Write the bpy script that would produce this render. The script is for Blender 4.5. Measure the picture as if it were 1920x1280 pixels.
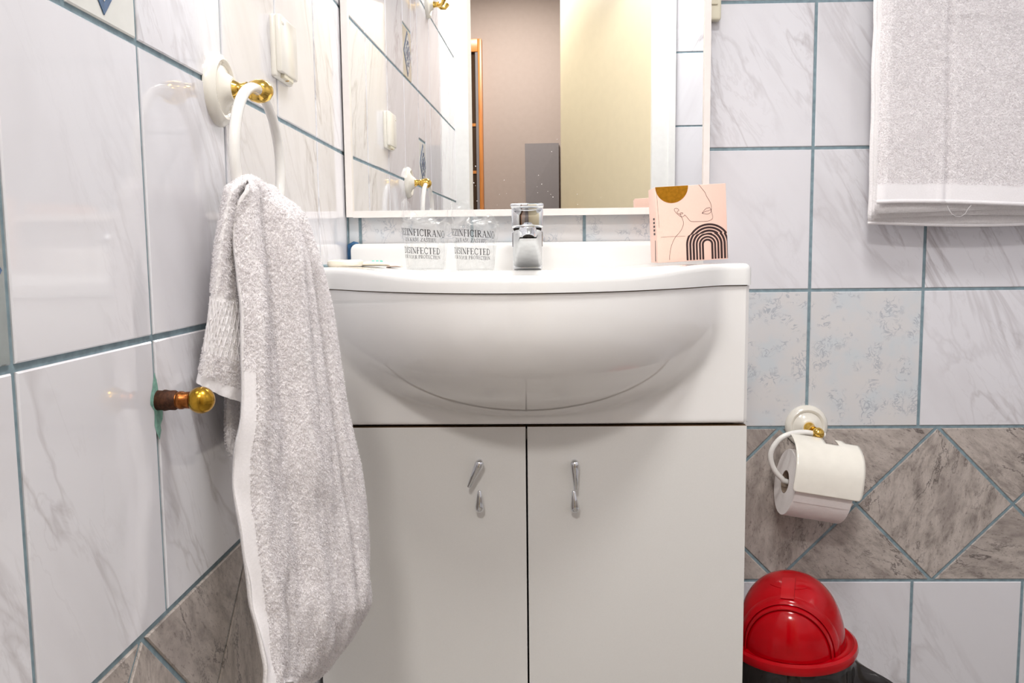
import bpy, bmesh, math, random
import numpy as np
from mathutils import Vector, Matrix, noise
random.seed(7); rng = np.random.default_rng(7)
for o in list(bpy.data.objects): bpy.data.objects.remove(o)
S = bpy.context.scene; COL = S.collection
pi = math.pi; sin = math.sin; cos = math.cos

# ------------------------------------------------------------------ camera
CAM = Vector((.33644, -1.56196, .877)); YAW, PITCH, ROLL, FPX = .02474, -.10127, .01049, 1603.611
def ray(a, b):
    r, q = cos(ROLL), sin(ROLL); a, b = r*a-q*b, q*a+r*b
    c, s = cos(PITCH), sin(PITCH); d = c+s*b; z = s-c*b
    cy, sy = cos(YAW), sin(YAW); return Vector((cy*a-sy*d, sy*a+cy*d, z))
F = ray(0, 0); R_ = ray(1, 0)-F; U_ = ray(0, -1)-F
cd = bpy.data.cameras.new('camera'); cam = bpy.data.objects.new('camera', cd); COL.objects.link(cam)
cd.sensor_width = 36; cd.lens = FPX/1920*36; cd.clip_start = .01
cam.matrix_world = Matrix(((R_.x, U_.x, -F.x, CAM.x), (R_.y, U_.y, -F.y, CAM.y), (R_.z, U_.z, -F.z, CAM.z), (0, 0, 0, 1)))
S.camera = cam
# ------------------------------------------------------------------ world and exposure
w = bpy.data.worlds.new('world'); S.world = w; w.use_nodes = True
w.node_tree.nodes['Background'].inputs[0].default_value = (.8, .85, .9, 1); w.node_tree.nodes['Background'].inputs[1].default_value = .3
S.view_settings.view_transform = 'Standard'; S.view_settings.look = 'None'; S.view_settings.gamma = 1
S.view_settings.use_curve_mapping = False
S.view_settings.exposure = 0.1
# lamp powers (the lights themselves stand in the lamps built further down)
P_CEIL, P_MIRROR, P_HALL_FILL, P_WALL_FILL = 13.5, 2.9, 23.0, 1.1
C_CEIL = (1, .985, .96); C_MIRROR = (1, .96, .91); C_HALL_FILL = (1, .965, .93); C_WALL_FILL = (1, .98, .95)

# ------------------------------------------------------------------ helpers
class MB:
    def __init__(s): s.v = []; s.f = []; s.m = []
    def add(s, V, Fc, mi=0):
        n = len(s.v); s.v += [tuple(p) for p in V]; s.f += [tuple(i+n for i in f) for f in Fc]; s.m += [mi]*len(Fc); return s
    def box(s, a, b, mi=0):
        x0, y0, z0 = a; x1, y1, z1 = b
        V = [(x, y, z) for z in (z0, z1) for y in (y0, y1) for x in (x0, x1)]
        return s.add(V, [(0, 2, 3, 1), (4, 5, 7, 6), (0, 1, 5, 4), (2, 6, 7, 3), (0, 4, 6, 2), (1, 3, 7, 5)], mi)
    def rbox(s, a, b, r=.003, seg=2, mi=0, M=None):
        bm = bmesh.new(); bmesh.ops.create_cube(bm, size=1)
        for v in bm.verts: v.co = Vector([a[i]+(v.co[i]+.5)*(b[i]-a[i]) for i in range(3)])
        bmesh.ops.bevel(bm, geom=bm.edges[:], offset=r, segments=seg, affect='EDGES', profile=.5)
        bm.verts.index_update(); V = [(M @ v.co if M else v.co) for v in bm.verts]; s.add(V, [[v.index for v in f.verts] for f in bm.faces], mi); bm.free(); return s
    def grid(s, P, mi=0, closed=False):
        n = len(P); m = len(P[0]); V = [p for r in P for p in r]; Fc = []
        for i in range(n-1):
            for j in range(m if closed else m-1):
                k = (j+1) % m; Fc.append((i*m+j, i*m+k, (i+1)*m+k, (i+1)*m+j))
        return s.add(V, Fc, mi)
    def lathe(s, prof, org=(0, 0, 0), axis=(0, 0, 1), n=32, mi=0, cap=True):
        ax = Vector(axis).normalized(); up = Vector((0, 0, 1)) if abs(ax.z) < .9 else Vector((1, 0, 0))
        e1 = ax.cross(up).normalized(); e2 = ax.cross(e1); o = Vector(org)
        P = [[o+ax*h+(e1*cos(2*pi*k/n)+e2*sin(2*pi*k/n))*max(r, 1e-5) for k in range(n)] for r, h in prof]
        b = len(s.v); s.grid(P, mi, True)
        if cap:
            s.f += [tuple(b+k for k in range(n))[::-1], tuple(b+(len(P)-1)*n+k for k in range(n))]; s.m += [mi, mi]
        return s
    def tube(s, pts, r, n=10, mi=0, closed=False):
        pts = [Vector(p) for p in pts]; N = len(pts); P = []; prev = None
        for i, p in enumerate(pts):
            a = pts[(i-1) % N] if (closed or i) else p; c = pts[(i+1) % N] if (closed or i < N-1) else p
            t = (c-a).normalized()
            if prev is None:
                u = t.cross(Vector((0, 0, 1)))
                if u.length < 1e-3: u = t.cross(Vector((1, 0, 0)))
            else: u = prev-t*prev.dot(t)
            u.normalize(); prev = u; v = t.cross(u); rr = r[i] if hasattr(r, '__len__') else r
            P.append([p+(u*cos(2*pi*k/n)+v*sin(2*pi*k/n))*rr for k in range(n)])
        b = len(s.v)
        if closed: P.append(P[0])
        s.grid(P, mi, True)
        if not closed:
            s.f += [tuple(b+k for k in range(n)), tuple(b+(N-1)*n+k for k in range(n))[::-1]]; s.m += [mi, mi]
        return s
    def ball(s, c, r, n=20, m=12, mi=0, sc=(1, 1, 1)):
        P = [[Vector(c)+Vector((r*sc[0]*sin(pi*i/m)*cos(2*pi*k/n), r*sc[1]*sin(pi*i/m)*sin(2*pi*k/n), r*sc[2]*cos(pi*i/m))) for k in range(n)] for i in range(m+1)]
        return s.grid(P, mi, True)
    def mesh(s, name, off=(0, 0, 0), smooth=True, ang=40):
        me = bpy.data.meshes.new(name); o = Vector(off)
        me.from_pydata([tuple(Vector(p)-o) for p in s.v], [], s.f); me.update()
        bm = bmesh.new(); bm.from_mesh(me); bmesh.ops.remove_doubles(bm, verts=bm.verts, dist=1e-6)
        if len(bm.faces) == len(s.m):
            for f, mi in zip(bm.faces, s.m): f.material_index = mi
        bmesh.ops.recalc_face_normals(bm, faces=bm.faces)
        for f in bm.faces: f.smooth = smooth
        if smooth:
            for e in bm.edges:
                if len(e.link_faces) == 2 and e.calc_face_angle(0) > math.radians(ang): e.smooth = False
        bm.to_mesh(me); bm.free(); return me

def link(name, me, parent=None, loc=(0, 0, 0), rot=None):
    o = bpy.data.objects.new(name, me); COL.objects.link(o); o.location = loc
    if rot: o.rotation_euler = rot
    if parent: o.parent = parent
    return o
def setmats(me, mats):
    for m in (mats if isinstance(mats, (list, tuple)) else [mats]): me.materials.append(m)
def tag(o, label, cat, group=None):
    o['label'] = label; o['category'] = cat
    if group: o['group'] = group
    return o
def thing(name, label, cat, loc, group=None):
    o = link(name, None, None, loc); o.empty_display_size = .05; return tag(o, label, cat, group)
def root(o):
    v = Vector((0, 0, 0))
    while o: v = v+o.location; o = o.parent
    return v
def part(name, mb, mats, parent, label=None, smooth=True, ang=40, kind=None):
    """mesh given in world coordinates, parented to an unrotated thing"""
    me = mb.mesh(name, root(parent), smooth, ang); setmats(me, mats); o = link(name, me, parent)
    if label: o['label'] = label
    if kind: o['kind'] = kind
    return o
def single(name, mb, mats, label, cat, base, group=None, smooth=True, ang=40):
    me = mb.mesh(name, base, smooth, ang); setmats(me, mats); return tag(link(name, me, None, base), label, cat, group)
def struct(name, mb, mats, smooth=False, parent=None):
    me = mb.mesh(name, (0, 0, 0), smooth); setmats(me, mats); o = link(name, me, parent)
    if not parent: o['kind'] = 'structure'
    return o

# ------------------------------------------------------------------ materials
def lin(c): return tuple((x/255/12.92 if x <= 10 else ((x/255+.055)/1.055)**2.4) for x in c)+(1,)
class NT:
    def __init__(s, name):
        s.mat = bpy.data.materials.new(name); s.mat.use_nodes = True; s.t = s.mat.node_tree; s.b = s.t.nodes['Principled BSDF']
    def n(s, ty, **kw):
        nd = s.t.nodes.new(ty)
        for k, v in kw.items():
            if k.startswith('i_'):
                key = k[2:]; key = int(key) if key.isdigit() else key.replace('_', ' '); nd.inputs[key].default_value = v
            else: setattr(nd, k, v)
        return nd
    def l(s, a, b): s.t.links.new(a, b)
    def math(s, op, a, b=None, clamp=False):
        nd = s.n('ShaderNodeMath', operation=op, use_clamp=clamp)
        for i, x in enumerate((a, b)):
            if x is None: continue
            if isinstance(x, (int, float)): nd.inputs[i].default_value = x
            else: s.l(x, nd.inputs[i])
        return nd.outputs[0]
    def ramp(s, fac, stops):
        nd = s.n('ShaderNodeValToRGB'); e = nd.color_ramp.elements
        while len(e) < len(stops): e.new(.5)
        for el, (p, c) in zip(e, stops): el.position = p; el.color = c if len(c) == 4 else tuple(c)+(1,)
        s.l(fac, nd.inputs[0]); return nd.outputs[0]
    def mix(s, fac, a, b, mode='MIX'):
        nd = s.n('ShaderNodeMix', data_type='RGBA', blend_type=mode)
        for i, x in ((0, fac), (6, a), (7, b)):
            if isinstance(x, (int, float)): nd.inputs[i].default_value = x
            elif isinstance(x, tuple): nd.inputs[i].default_value = x
            else: s.l(x, nd.inputs[i])
        return nd.outputs[2]
    def noise(s, vec, scale, detail=3, rough=.5, dist=0):
        nd = s.n('ShaderNodeTexNoise'); nd.inputs['Scale'].default_value = scale; nd.inputs['Detail'].default_value = detail
        nd.inputs['Roughness'].default_value = rough; nd.inputs['Distortion'].default_value = dist
        if vec: s.l(vec, nd.inputs['Vector'])
        return nd.outputs['Fac']
    def coord(s, scale=(1, 1, 1), rot=(0, 0, 0), rand=0, grain=False):
        tc = s.n('ShaderNodeTexCoord'); v = tc.outputs['Object']
        if grain:
            at = s.n('ShaderNodeAttribute', attribute_type='OBJECT', attribute_name='grain')
            vr = s.n('ShaderNodeVectorRotate', rotation_type='Y_AXIS'); s.l(v, vr.inputs['Vector']); s.l(at.outputs['Fac'], vr.inputs['Angle']); v = vr.outputs[0]
        mp = s.n('ShaderNodeMapping'); mp.inputs['Rotation'].default_value = rot; mp.inputs['Scale'].default_value = (1, 1, 1); s.l(v, mp.inputs[0])
        m2 = s.n('ShaderNodeMapping'); m2.inputs['Scale'].default_value = scale; s.l(mp.outputs[0], m2.inputs[0]); v = m2.outputs[0]
        if rand:
            oi = s.n('ShaderNodeObjectInfo'); cm = s.n('ShaderNodeCombineXYZ')
            r1 = s.math('MULTIPLY', oi.outputs['Random'], rand); r2 = s.math('MULTIPLY', oi.outputs['Random'], rand*1.7+3)
            s.l(r1, cm.inputs[0]); s.l(r2, cm.inputs[2]); s.l(r1, cm.inputs[1])
            ad = s.n('ShaderNodeVectorMath', operation='ADD'); s.l(v, ad.inputs[0]); s.l(cm.outputs[0], ad.inputs[1]); v = ad.outputs[0]
        return v
    def bump(s, h, strength=.2, dist=.001):
        nd = s.n('ShaderNodeBump'); nd.inputs['Strength'].default_value = strength; nd.inputs['Distance'].default_value = dist
        s.l(h, nd.inputs['Height']); s.l(nd.outputs[0], s.b.inputs['Normal'])
    def set(s, **kw):
        for k, v in kw.items(): s.b.inputs[k.replace('_', ' ')].default_value = v
        return s
def plain(name, rgb, rough=.4, metal=0, coat=0, grain=.02, gscale=60, bump=0, spec=.5):
    m = NT(name); m.set(Roughness=rough, Metallic=metal, Coat_Weight=coat, Specular_IOR_Level=spec)
    c = lin(rgb); v = m.coord(); nz = m.noise(v, gscale, 3)
    d = tuple(min(1, x*(1-grain)) for x in c[:3])+(1,); e = tuple(min(1, x*(1+grain)) for x in c[:3])+(1,)
    m.l(m.ramp(nz, [(.3, d), (.7, e)]), m.b.inputs['Base Color'])
    if bump: m.bump(m.noise(v, gscale*3, 4), bump, .0005)
    return m.mat

def marble(name, base, vein, amount=1.0):
    m = NT(name); m.set(Roughness=.06, Coat_Weight=.3, Coat_Roughness=.03)
    v = m.coord(rot=(0, math.radians(30), 0), scale=(1, 1, .28), rand=40)
    n1 = m.noise(v, 11, 4, .55, .8); a = m.math('ABSOLUTE', m.math('SUBTRACT', n1, .5))
    line = m.math('SUBTRACT', 1.0, m.math('MULTIPLY', a, 28), True)
    n2 = m.noise(v, 5, 2, .5); mask = m.math('MULTIPLY', m.math('SUBTRACT', n2, .42), 4, True)
    n3 = m.noise(v, 26, 5, .6, .5); a3 = m.math('SUBTRACT', 1.0, m.math('MULTIPLY', m.math('ABSOLUTE', m.math('SUBTRACT', n3, .5)), 40), True)
    band = m.math('MULTIPLY', m.math('SUBTRACT', m.noise(v, 7, 3, .6, .4), .5), 2.2, True)
    f = m.math('ADD', m.math('MULTIPLY', m.math('MULTIPLY', line, mask), .55*amount), m.math('ADD', m.math('MULTIPLY', m.math('MULTIPLY', a3, mask), .22*amount), m.math('MULTIPLY', band, .4*amount)), True)
    m.l(m.mix(f, lin(base), lin(vein)), m.b.inputs['Base Color']); return m.mat
M_tile = marble('white_marble_tile', (233, 232, 237), (186, 180, 183), 1.35)
def lace():
    m = NT('blue_lace_tile'); m.set(Roughness=.1, Coat_Weight=.2)
    v = m.coord(rand=30); blot = m.noise(v, 16, 3, .5)
    base = m.ramp(blot, [(.36, lin((214, 220, 225))), (.5, lin((221, 221, 223))), (.64, lin((224, 222, 222)))])
    a = m.math('ABSOLUTE', m.math('SUBTRACT', m.noise(v, 55, 3, .6, 1.2), .5)); ln = m.math('SUBTRACT', 1, m.math('MULTIPLY', a, 20), True)
    mk = m.math('MULTIPLY', m.math('SUBTRACT', m.noise(v, 34, 2, .5), .48), 8, True)
    m.l(m.mix(m.math('MULTIPLY', m.math('MULTIPLY', ln, mk), .75), base, lin((166, 173, 184))), m.b.inputs['Base Color']); return m.mat
M_lace = lace()
def stone():
    m = NT('brown_grey_stone_tile'); m.set(Roughness=.42)
    v = m.coord(scale=(1, 1, .42), rand=60, grain=True)
    n1 = m.noise(v, 44, 8, .72, .35); base = m.ramp(n1, [(.32, lin((136, 127, 122))), (.46, lin((178, 168, 161))), (.58, lin((200, 190, 183))), (.72, lin((170, 160, 154)))])
    big = m.noise(v, 12, 3, .6, .3); base = m.mix(m.math('MULTIPLY', m.math('SUBTRACT', big, .5), 3.2, True), base, lin((150, 140, 135)))
    n2 = m.noise(v, 260, 4, .75); spk = m.math('MULTIPLY', m.math('SUBTRACT', n2, .56), 9, True)
    c1 = m.mix(m.math('MULTIPLY', spk, .6), base, lin((104, 92, 88)))
    a = m.math('ABSOLUTE', m.math('SUBTRACT', m.noise(v, 15, 6, .68, .5), .5)); cr = m.math('SUBTRACT', 1, m.math('MULTIPLY', a, 55), True)
    mk = m.math('MULTIPLY', m.math('SUBTRACT', m.noise(v, 10, 2), .44), 8, True)
    m.l(m.mix(m.math('MULTIPLY', m.math('MULTIPLY', cr, mk), .85), c1, lin((78, 70, 68))), m.b.inputs['Base Color'])
    m.bump(n1, .15, .001); return m.mat
M_stone = stone()
M_grout = plain('blue_grey_grout', (134, 155, 164), .85, grain=.18, gscale=90, bump=.3)
M_sealant = plain('blue_sealant', (52, 98, 140), .5, grain=.2, gscale=120)
M_ceramic = plain('white_glazed_ceramic', (240, 239, 237), .06, coat=.5, grain=.004, gscale=10)
M_apron = plain('glossy_white_front', (245, 243, 241), .06, coat=.4, grain=.004, gscale=10)
M_lam = plain('white_laminate', (228, 226, 223), .38, grain=.012, gscale=700, bump=.03)
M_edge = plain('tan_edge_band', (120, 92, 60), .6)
M_dark = plain('dark_gap', (30, 24, 20), .8)
M_frame = plain('white_lacquer_frame', (240, 234, 230), .25)
M_cream = plain('cream_plastic', (240, 236, 226), .2, coat=.2)
M_oldcream = plain('aged_cream_plastic', (232, 226, 204), .3)
M_enamel = plain('white_enamel', (242, 240, 236), .1, coat=.4)
M_brass = plain('polished_brass', (232, 192, 98), .12, 1, grain=.1, gscale=150)
M_oldbrass = plain('dull_brass', (188, 146, 52), .22, 1, grain=.2, gscale=200)
M_rust = plain('corroded_pipe', (74, 44, 28), .65, .5, grain=.6, gscale=250, bump=.6)
M_verdi = plain('green_corrosion', (128, 172, 158), .9, grain=.25, gscale=200, bump=.5)
M_chrome = plain('chrome', (228, 230, 233), .04, 1, grain=.01)
M_brushed = plain('brushed_steel', (214, 216, 217), .42, .65, grain=.06, gscale=90)
M_hole = plain('dark_aerator', (46, 38, 34), .4, .3)
M_pink = plain('pink_card', (246, 207, 191), .45, grain=.015, gscale=400)
M_print = plain('dark_brown_print', (48, 22, 22), .5)
M_gold = plain('gold_foil', (196, 136, 40), .3, 1, grain=.15, gscale=200)
M_goldpale = plain('pale_gold_edge', (240, 200, 120), .4)
M_ink = plain('black_lettering', (34, 30, 32), .5)
M_soap = plain('cream_wrapper', (250, 240, 222), .4)
M_teal = plain('teal_print', (130, 214, 200), .5)
M_paper = plain('tissue_paper', (252, 247, 245), .9, grain=.02, gscale=300, bump=.25)
M_core = plain('cardboard_core', (150, 132, 116), .9)
M_red = NT('red_plastic').set(Base_Color=lin((206, 8, 26)), Roughness=.14, Coat_Weight=.0, Specular_IOR_Level=.35)
def _red():
    m = M_red; v = m.coord(); m.l(m.ramp(m.noise(v, 20, 2), [(.3, lin((164, 0, 12))), (.7, lin((190, 0, 16)))]), m.b.inputs['Base Color'])
    m.b.inputs['Transmission Weight'].default_value = 0; m.b.inputs['Subsurface Weight'].default_value = 0; return m.mat
M_red = _red()
M_bag = plain('black_plastic_film', (26, 22, 20), .16, coat=.2, grain=.2, gscale=60)
M_hallwall = plain('beige_hall_plaster', (166, 150, 140), .85, grain=.02, gscale=40, bump=.1)
M_ceil = plain('white_ceiling', (238, 237, 234), .9)
M_door = plain('cream_door_paint', (226, 213, 182), .45, grain=.015, gscale=30)
M_jamb = plain('white_door_frame', (240, 240, 238), .35)
def wood():
    m = NT('orange_wood'); m.set(Roughness=.35); v = m.coord(scale=(1, 1, .08)); n = m.noise(v, 60, 5, .6, .5)
    m.l(m.ramp(n, [(.3, lin((168, 98, 40))), (.7, lin((204, 132, 62)))]), m.b.inputs['Base Color']); return m.mat
M_wood = wood()
M_darkglass = plain('dark_glass', (58, 40, 26), .15)
M_greyboard = plain('grey_patch_board', (122, 115, 114), .8)
M_floor = plain('grey_floor_tile', (142, 136, 129), .3, grain=.1, gscale=14)
M_decor = plain('beige_decor_tile', (206, 198, 178), .12, coat=.3, grain=.08, gscale=30)
M_decorw = plain('white_decor_glaze', (226, 226, 220), .12, coat=.3)
M_decorg = plain('grey_decor_glaze', (150, 158, 158), .12, coat=.3, grain=.12, gscale=40)
M_blue = plain('blue_decor_glaze', (34, 84, 128), .12, coat=.3, grain=.3, gscale=120)
def terry(name, rgb):
    m = NT(name); m.set(Roughness=.95, Sheen_Weight=.25, Sheen_Roughness=.5, Specular_IOR_Level=.1)
    v = m.coord(); n = m.noise(v, 420, 3, .6); c = lin(rgb)
    m.l(m.ramp(n, [(.3, tuple(x*.9 for x in c[:3])+(1,)), (.7, c)]), m.b.inputs['Base Color']); m.bump(n, .6, .0015); return m.mat
M_terry = terry('white_terry', (252, 249, 250)); M_hem = plain('white_woven_hem', (246, 243, 245), .9, grain=.03, gscale=500, bump=.3, spec=.1)
def pile_mat():
    m = NT('white_terry_loops'); t = m.t; t.nodes.remove(m.b); out = t.nodes['Material Output']
    v = m.coord(); c = m.ramp(m.noise(v, 500, 2), [(.3, lin((251, 248, 249))), (.7, lin((255, 253, 254)))])
    df = m.n('ShaderNodeBsdfDiffuse'); tl = m.n('ShaderNodeBsdfTranslucent'); m.l(c, df.inputs[0]); m.l(c, tl.inputs[0])
    mx = m.n('ShaderNodeMixShader'); mx.inputs[0].default_value = .5; m.l(df.outputs[0], mx.inputs[1]); m.l(tl.outputs[0], mx.inputs[2]); m.l(mx.outputs[0], out.inputs[0]); return m.mat
M_pile = pile_mat()
def film(name, white, gloss):
    m = NT(name); t = m.t; t.nodes.remove(m.b); out = t.nodes['Material Output']
    tr = m.n('ShaderNodeBsdfTransparent'); tr.inputs[0].default_value = (.985, .988, .988, 1)
    df = m.n('ShaderNodeBsdfDiffuse'); df.inputs[0].default_value = (.95, .95, .95, 1); tl = m.n('ShaderNodeBsdfTranslucent'); tl.inputs[0].default_value = (.95, .95, .95, 1)
    gl = m.n('ShaderNodeBsdfGlossy'); gl.inputs['Roughness'].default_value = .12
    v = m.coord(); nz = m.noise(v, 38, 2, .5, .6); wf = m.math('MULTIPLY', m.math('MULTIPLY', m.math('SUBTRACT', nz, .42), 3, True), white)
    dm = m.n('ShaderNodeMixShader'); dm.inputs[0].default_value = .6; m.l(df.outputs[0], dm.inputs[1]); m.l(tl.outputs[0], dm.inputs[2])
    m1 = m.n('ShaderNodeMixShader'); m.l(wf, m1.inputs[0]); m.l(tr.outputs[0], m1.inputs[1]); m.l(dm.outputs[0], m1.inputs[2])
    lw = m.n('ShaderNodeLayerWeight'); lw.inputs[0].default_value = .5
    fc = m.math('ADD', m.math('MULTIPLY', m.math('POWER', lw.outputs['Facing'], 4), gloss), .03)
    m2 = m.n('ShaderNodeMixShader'); m.l(fc, m2.inputs[0]); m.l(m1.outputs[0], m2.inputs[1]); m.l(gl.outputs[0], m2.inputs[2])
    m.l(m2.outputs[0], out.inputs[0]); return m.mat
M_film = film('clear_plastic_film', .34, .4); M_cup = film('clear_plastic_cup', .05, .3)
m = NT('mirror_glass'); m.set(Metallic=1, Roughness=0.0); v = m.coord()
m.l(m.ramp(m.noise(v, 3, 1), [(0, (.93, .94, .935, 1)), (1, (.95, .955, .95, 1))]), m.b.inputs['Base Color']); M_mirror = m.mat
def glow(name, rgb, st):
    m = NT(name); m.set(Base_Color=(1, 1, 1, 1), Emission_Strength=st); m.b.inputs['Emission Color'].default_value = tuple(rgb)+(1,); return m.mat
M_glow = glow('lamp_diffuser', C_CEIL, 4)

# ------------------------------------------------------------------ the room
RX = 1.50; YF = -1.60; ZC = 2.30; YH = -3.0
R1, R2, R3, R4, RB = 1.06, .807, .555, .2638, .0108
ROWS = [RB, R4, R3, R2, R1, 1.313, 1.566, 1.819, 2.072, 2.3]
BC = .8376; LC = -.2073; TW = .2035
G = .0055; TT = .0035
struct('floor', MB().box((-.1, -3.1, -.1), (RX+.1, .1, 0)), M_floor)
struct('ceiling', MB().box((-.1, YF-.1, ZC), (RX+.1, .1, ZC+.1)), M_ceil)
wall_back = struct('wall_back', MB().box((-.1, .0012, 0), (RX+.1, .1, ZC)), M_grout)
wall_left = struct('wall_left', MB().box((-.1, YF-.06, 0), (-.0012, .0012, ZC)), M_grout)
wall_right = struct('wall_right', MB().box((RX+.0012, YF-.06, 0), (RX+.1, .1, ZC)), M_grout)
DX0, DX1, DZ = .0, .775, 2.02            # the rough opening of the door in the front wall
wall_front = struct('wall_front', MB().box((DX1, YF-.1, 0), (RX, YF-.0012, ZC)).box((-.0012, YF-.1, DZ), (DX1, YF-.0012, ZC)), M_grout)

def inset(P, d):
    n = len(P); out = []
    for i in range(n):
        p0, p, p1 = Vector(P[i-1]), Vector(P[i]), Vector(P[(i+1) % n])
        a = (p-p0).normalized(); b = (p1-p).normalized(); na = Vector((-a.y, a.x)); nb = Vector((-b.y, b.x))
        k = (na+nb); k = k/max(k.dot(na), .15); out.append(tuple(p+k*d))
    return out
TCACHE = {}
def tile_mesh(poly, bev=.0012, key=None):
    if key and key in TCACHE: return TCACHE[key]
    mb = MB(); L = [[(x, 0, z) for x, z in poly], [(x, -(TT-bev), z) for x, z in poly], [(x, -TT, z) for x, z in inset(poly, bev)]]
    mb.grid(L, 0, True); n = len(poly); mb.f.append(tuple(range(2*n, 3*n))); mb.m.append(0)
    me = mb.mesh('tile', (0, 0, 0), False)
    if key: TCACHE[key] = me
    return me
class Wall:
    """local u along the wall (to the right as seen from the room), z up"""
    def __init__(s, o, org, rz): s.o = o; s.org = Vector(org); s.rz = rz
    def put(s, poly, mat, name='tile', grain=None, par=None):
        cx = sum(p[0] for p in poly)/len(poly); cz = sum(p[1] for p in poly)/len(poly)
        pl = [(x-cx, z-cz) for x, z in poly]; key = (mat.name,)+tuple((round(a, 4), round(b, 4)) for a, b in pl)
        me = tile_mesh(pl, key=key)
        if not me.materials: me.materials.append(mat)
        o = link(name, me, s.o, s.org+Vector((cos(s.rz)*cx, sin(s.rz)*cx, cz)), (0, 0, s.rz))
        if grain is not None: o['grain'] = grain
        return o
    def rect(s, u0, u1, z0, z1, mat, **k):
        g = G/2
        if u1-u0 < .012 or z1-z0 < .012: return
        return s.put([(u0+g, z0+g), (u1-g, z0+g), (u1-g, z1-g), (u0+g, z1-g)], mat, **k)
    def band(s, u0, u1, vc, per, z0, z1):
        """diamonds with a vertex on the upper joint at vc, triangles between them"""
        g = G/2; zm = (z0+z1)/2; h = per/2
        k0 = int(math.floor((u0-vc)/per))-1
        for k in range(k0, k0+int((u1-u0)/per)+4):
            c = vc+k*per
            for poly, gr in (([(c, z0), (c+h, zm), (c, z1), (c-h, zm)], random.uniform(-.3, .3)),
                             ([(c, z1), (c+h, zm), (c+per, z1)], random.uniform(.5, 1.2)), ([(c, z0), (c+per, z0), (c+h, zm)], random.uniform(.9, 1.5))):
                pl = clip(clip(inset(poly, g), u0+g, 1), u1-g, -1)
                if len(pl) > 2 and abs(area(pl)) > 1e-4: s.put(pl, M_stone, 'stone_tile', gr)
def area(P): return .5*sum(P[i-1][0]*P[i][1]-P[i][0]*P[i-1][1] for i in range(len(P)))
def clip(P, u, sg):
    out = []
    for i in range(len(P)):
        a, b = P[i-1], P[i]; da, db = (a[0]-u)*sg, (b[0]-u)*sg
        if (da >= 0) != (db >= 0): t = da/(da-db); out.append((a[0]+t*(b[0]-a[0]), a[1]+t*(b[1]-a[1])))
        if db >= 0: out.append(b)
    o2 = []
    for p in out:
        if not o2 or (abs(p[0]-o2[-1][0])+abs(p[1]-o2[-1][1])) > 1e-4: o2.append(p)
    return o2
WB = Wall(wall_back, (0, .0025, 0), 0)
WL = Wall(wall_left, (-.0025, 0, 0), pi/2)
WR = Wall(wall_right, (RX+.0025, 0, 0), -pi/2)
WF = Wall(wall_front, (0, YF-.0025, 0), pi)
def cuts(a, b, c0):
    k = math.floor((a-c0)/TW); L = [a]
    while c0+k*TW < b-1e-6:
        if c0+k*TW > a+1e-6: L.append(c0+k*TW)
        k += 1
    return L+[b]
cb = cuts(0, RX, BC)
for i in range(len(ROWS)-1):
    z0, z1 = ROWS[i], ROWS[i+1]
    if z0 == R4: continue
    for a, b in zip(cb[:-1], cb[1:]):
        lc = (z0 == R3 and b < 1.05) or (z0 == R2 and b < .64)
        WB.rect(a, b, z0, z1, M_lace if lc else M_tile)
WB.band(0, RX, 1.0764, .2871, R4, R3)
cl = cuts(YF, 0, LC)
DW, DH = .114, .127
decor = [(LC-3*TW, R1), (LC-2*TW, 1.313), (LC-4*TW, R2)]
for i in range(len(ROWS)-1):
    z0, z1 = ROWS[i], ROWS[i+1]
    if z0 == R4: continue
    for a, b in zip(cl[:-1], cl[1:]):
        d = [x for x in decor if abs(x[0]-b) < 1e-4 and x[1] == z0]
        if not d: WL.rect(a, b, z0, z1, M_tile); continue
        WL.rect(a, b-DW, z0, z1, M_tile); WL.rect(b-DW, b, z0+DH, z1, M_tile)
        t = WL.rect(b-DW, b, z0, z0+DH, M_decorw if z0 == R1 else M_decorg if z0 == R2 else M_decor, name='decor_tile')
        def loz(k, y0, y1):
            return MB().add([(-DW/2*k, y0, 0), (0, y0, -DH/2*k), (DW/2*k, y0, 0), (0, y0, DH/2*k), (-DW/2*k, y1, 0), (0, y1, -DH/2*k), (DW/2*k, y1, 0), (0, y1, DH/2*k)],
                            [(4, 5, 6, 7), (0, 1, 5, 4), (1, 2, 6, 5), (2, 3, 7, 6), (3, 0, 4, 7)])
        for nm, mb, mt in (('lozenge', loz(.88, -TT, -TT-.0008), M_blue), ('lozenge_field', loz(.72, -TT-.0004, -TT-.0013), M_decorw), ('lozenge_heart', loz(.26, -TT-.001, -TT-.0018), M_blue)):
            me = mb.mesh(nm, (0, 0, 0), False); me.materials.append(mt); link(nm, me, t)
        mb = MB()
        for q in range(12):
            f = (q+.5)/3 % 1; s = q//3; P = [(-1, 0), (0, -1), (1, 0), (0, 1)]; x = (P[s][0]*(1-f)+P[(s+1) % 4][0]*f)*.5; z = (P[s][1]*(1-f)+P[(s+1) % 4][1]*f)*.5
            mb.box((x*DW/2-.004, -TT-.0018, z*DH/2-.005), (x*DW/2+.004, -TT-.001, z*DH/2+.005))
        me = mb.mesh('lozenge_pattern', (0, 0, 0), False); me.materials.append(M_blue); link('lozenge_pattern', me, t)
WL.band(YF, 0, -.584, .2845, R4, R3)
for i in range(len(ROWS)-1):
    z0, z1 = ROWS[i], ROWS[i+1]
    cr = cuts(0, -YF, .2)
    for a, b in zip(cr[:-1], cr[1:]):
        if z0 == R4: continue
        WR.rect(a, b, z0, z1, M_tile)
    cf = cuts(-RX, -DX1, -RX+.11)
    for a, b in zip(cf[:-1], cf[1:]):
        if z0 == R4: continue
        WF.rect(a, b, z0, z1, M_tile)
WR.band(0, -YF, .3, .2871, R4, R3); WF.band(-RX, -DX1, -1.2, .2871, R4, R3)

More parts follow.
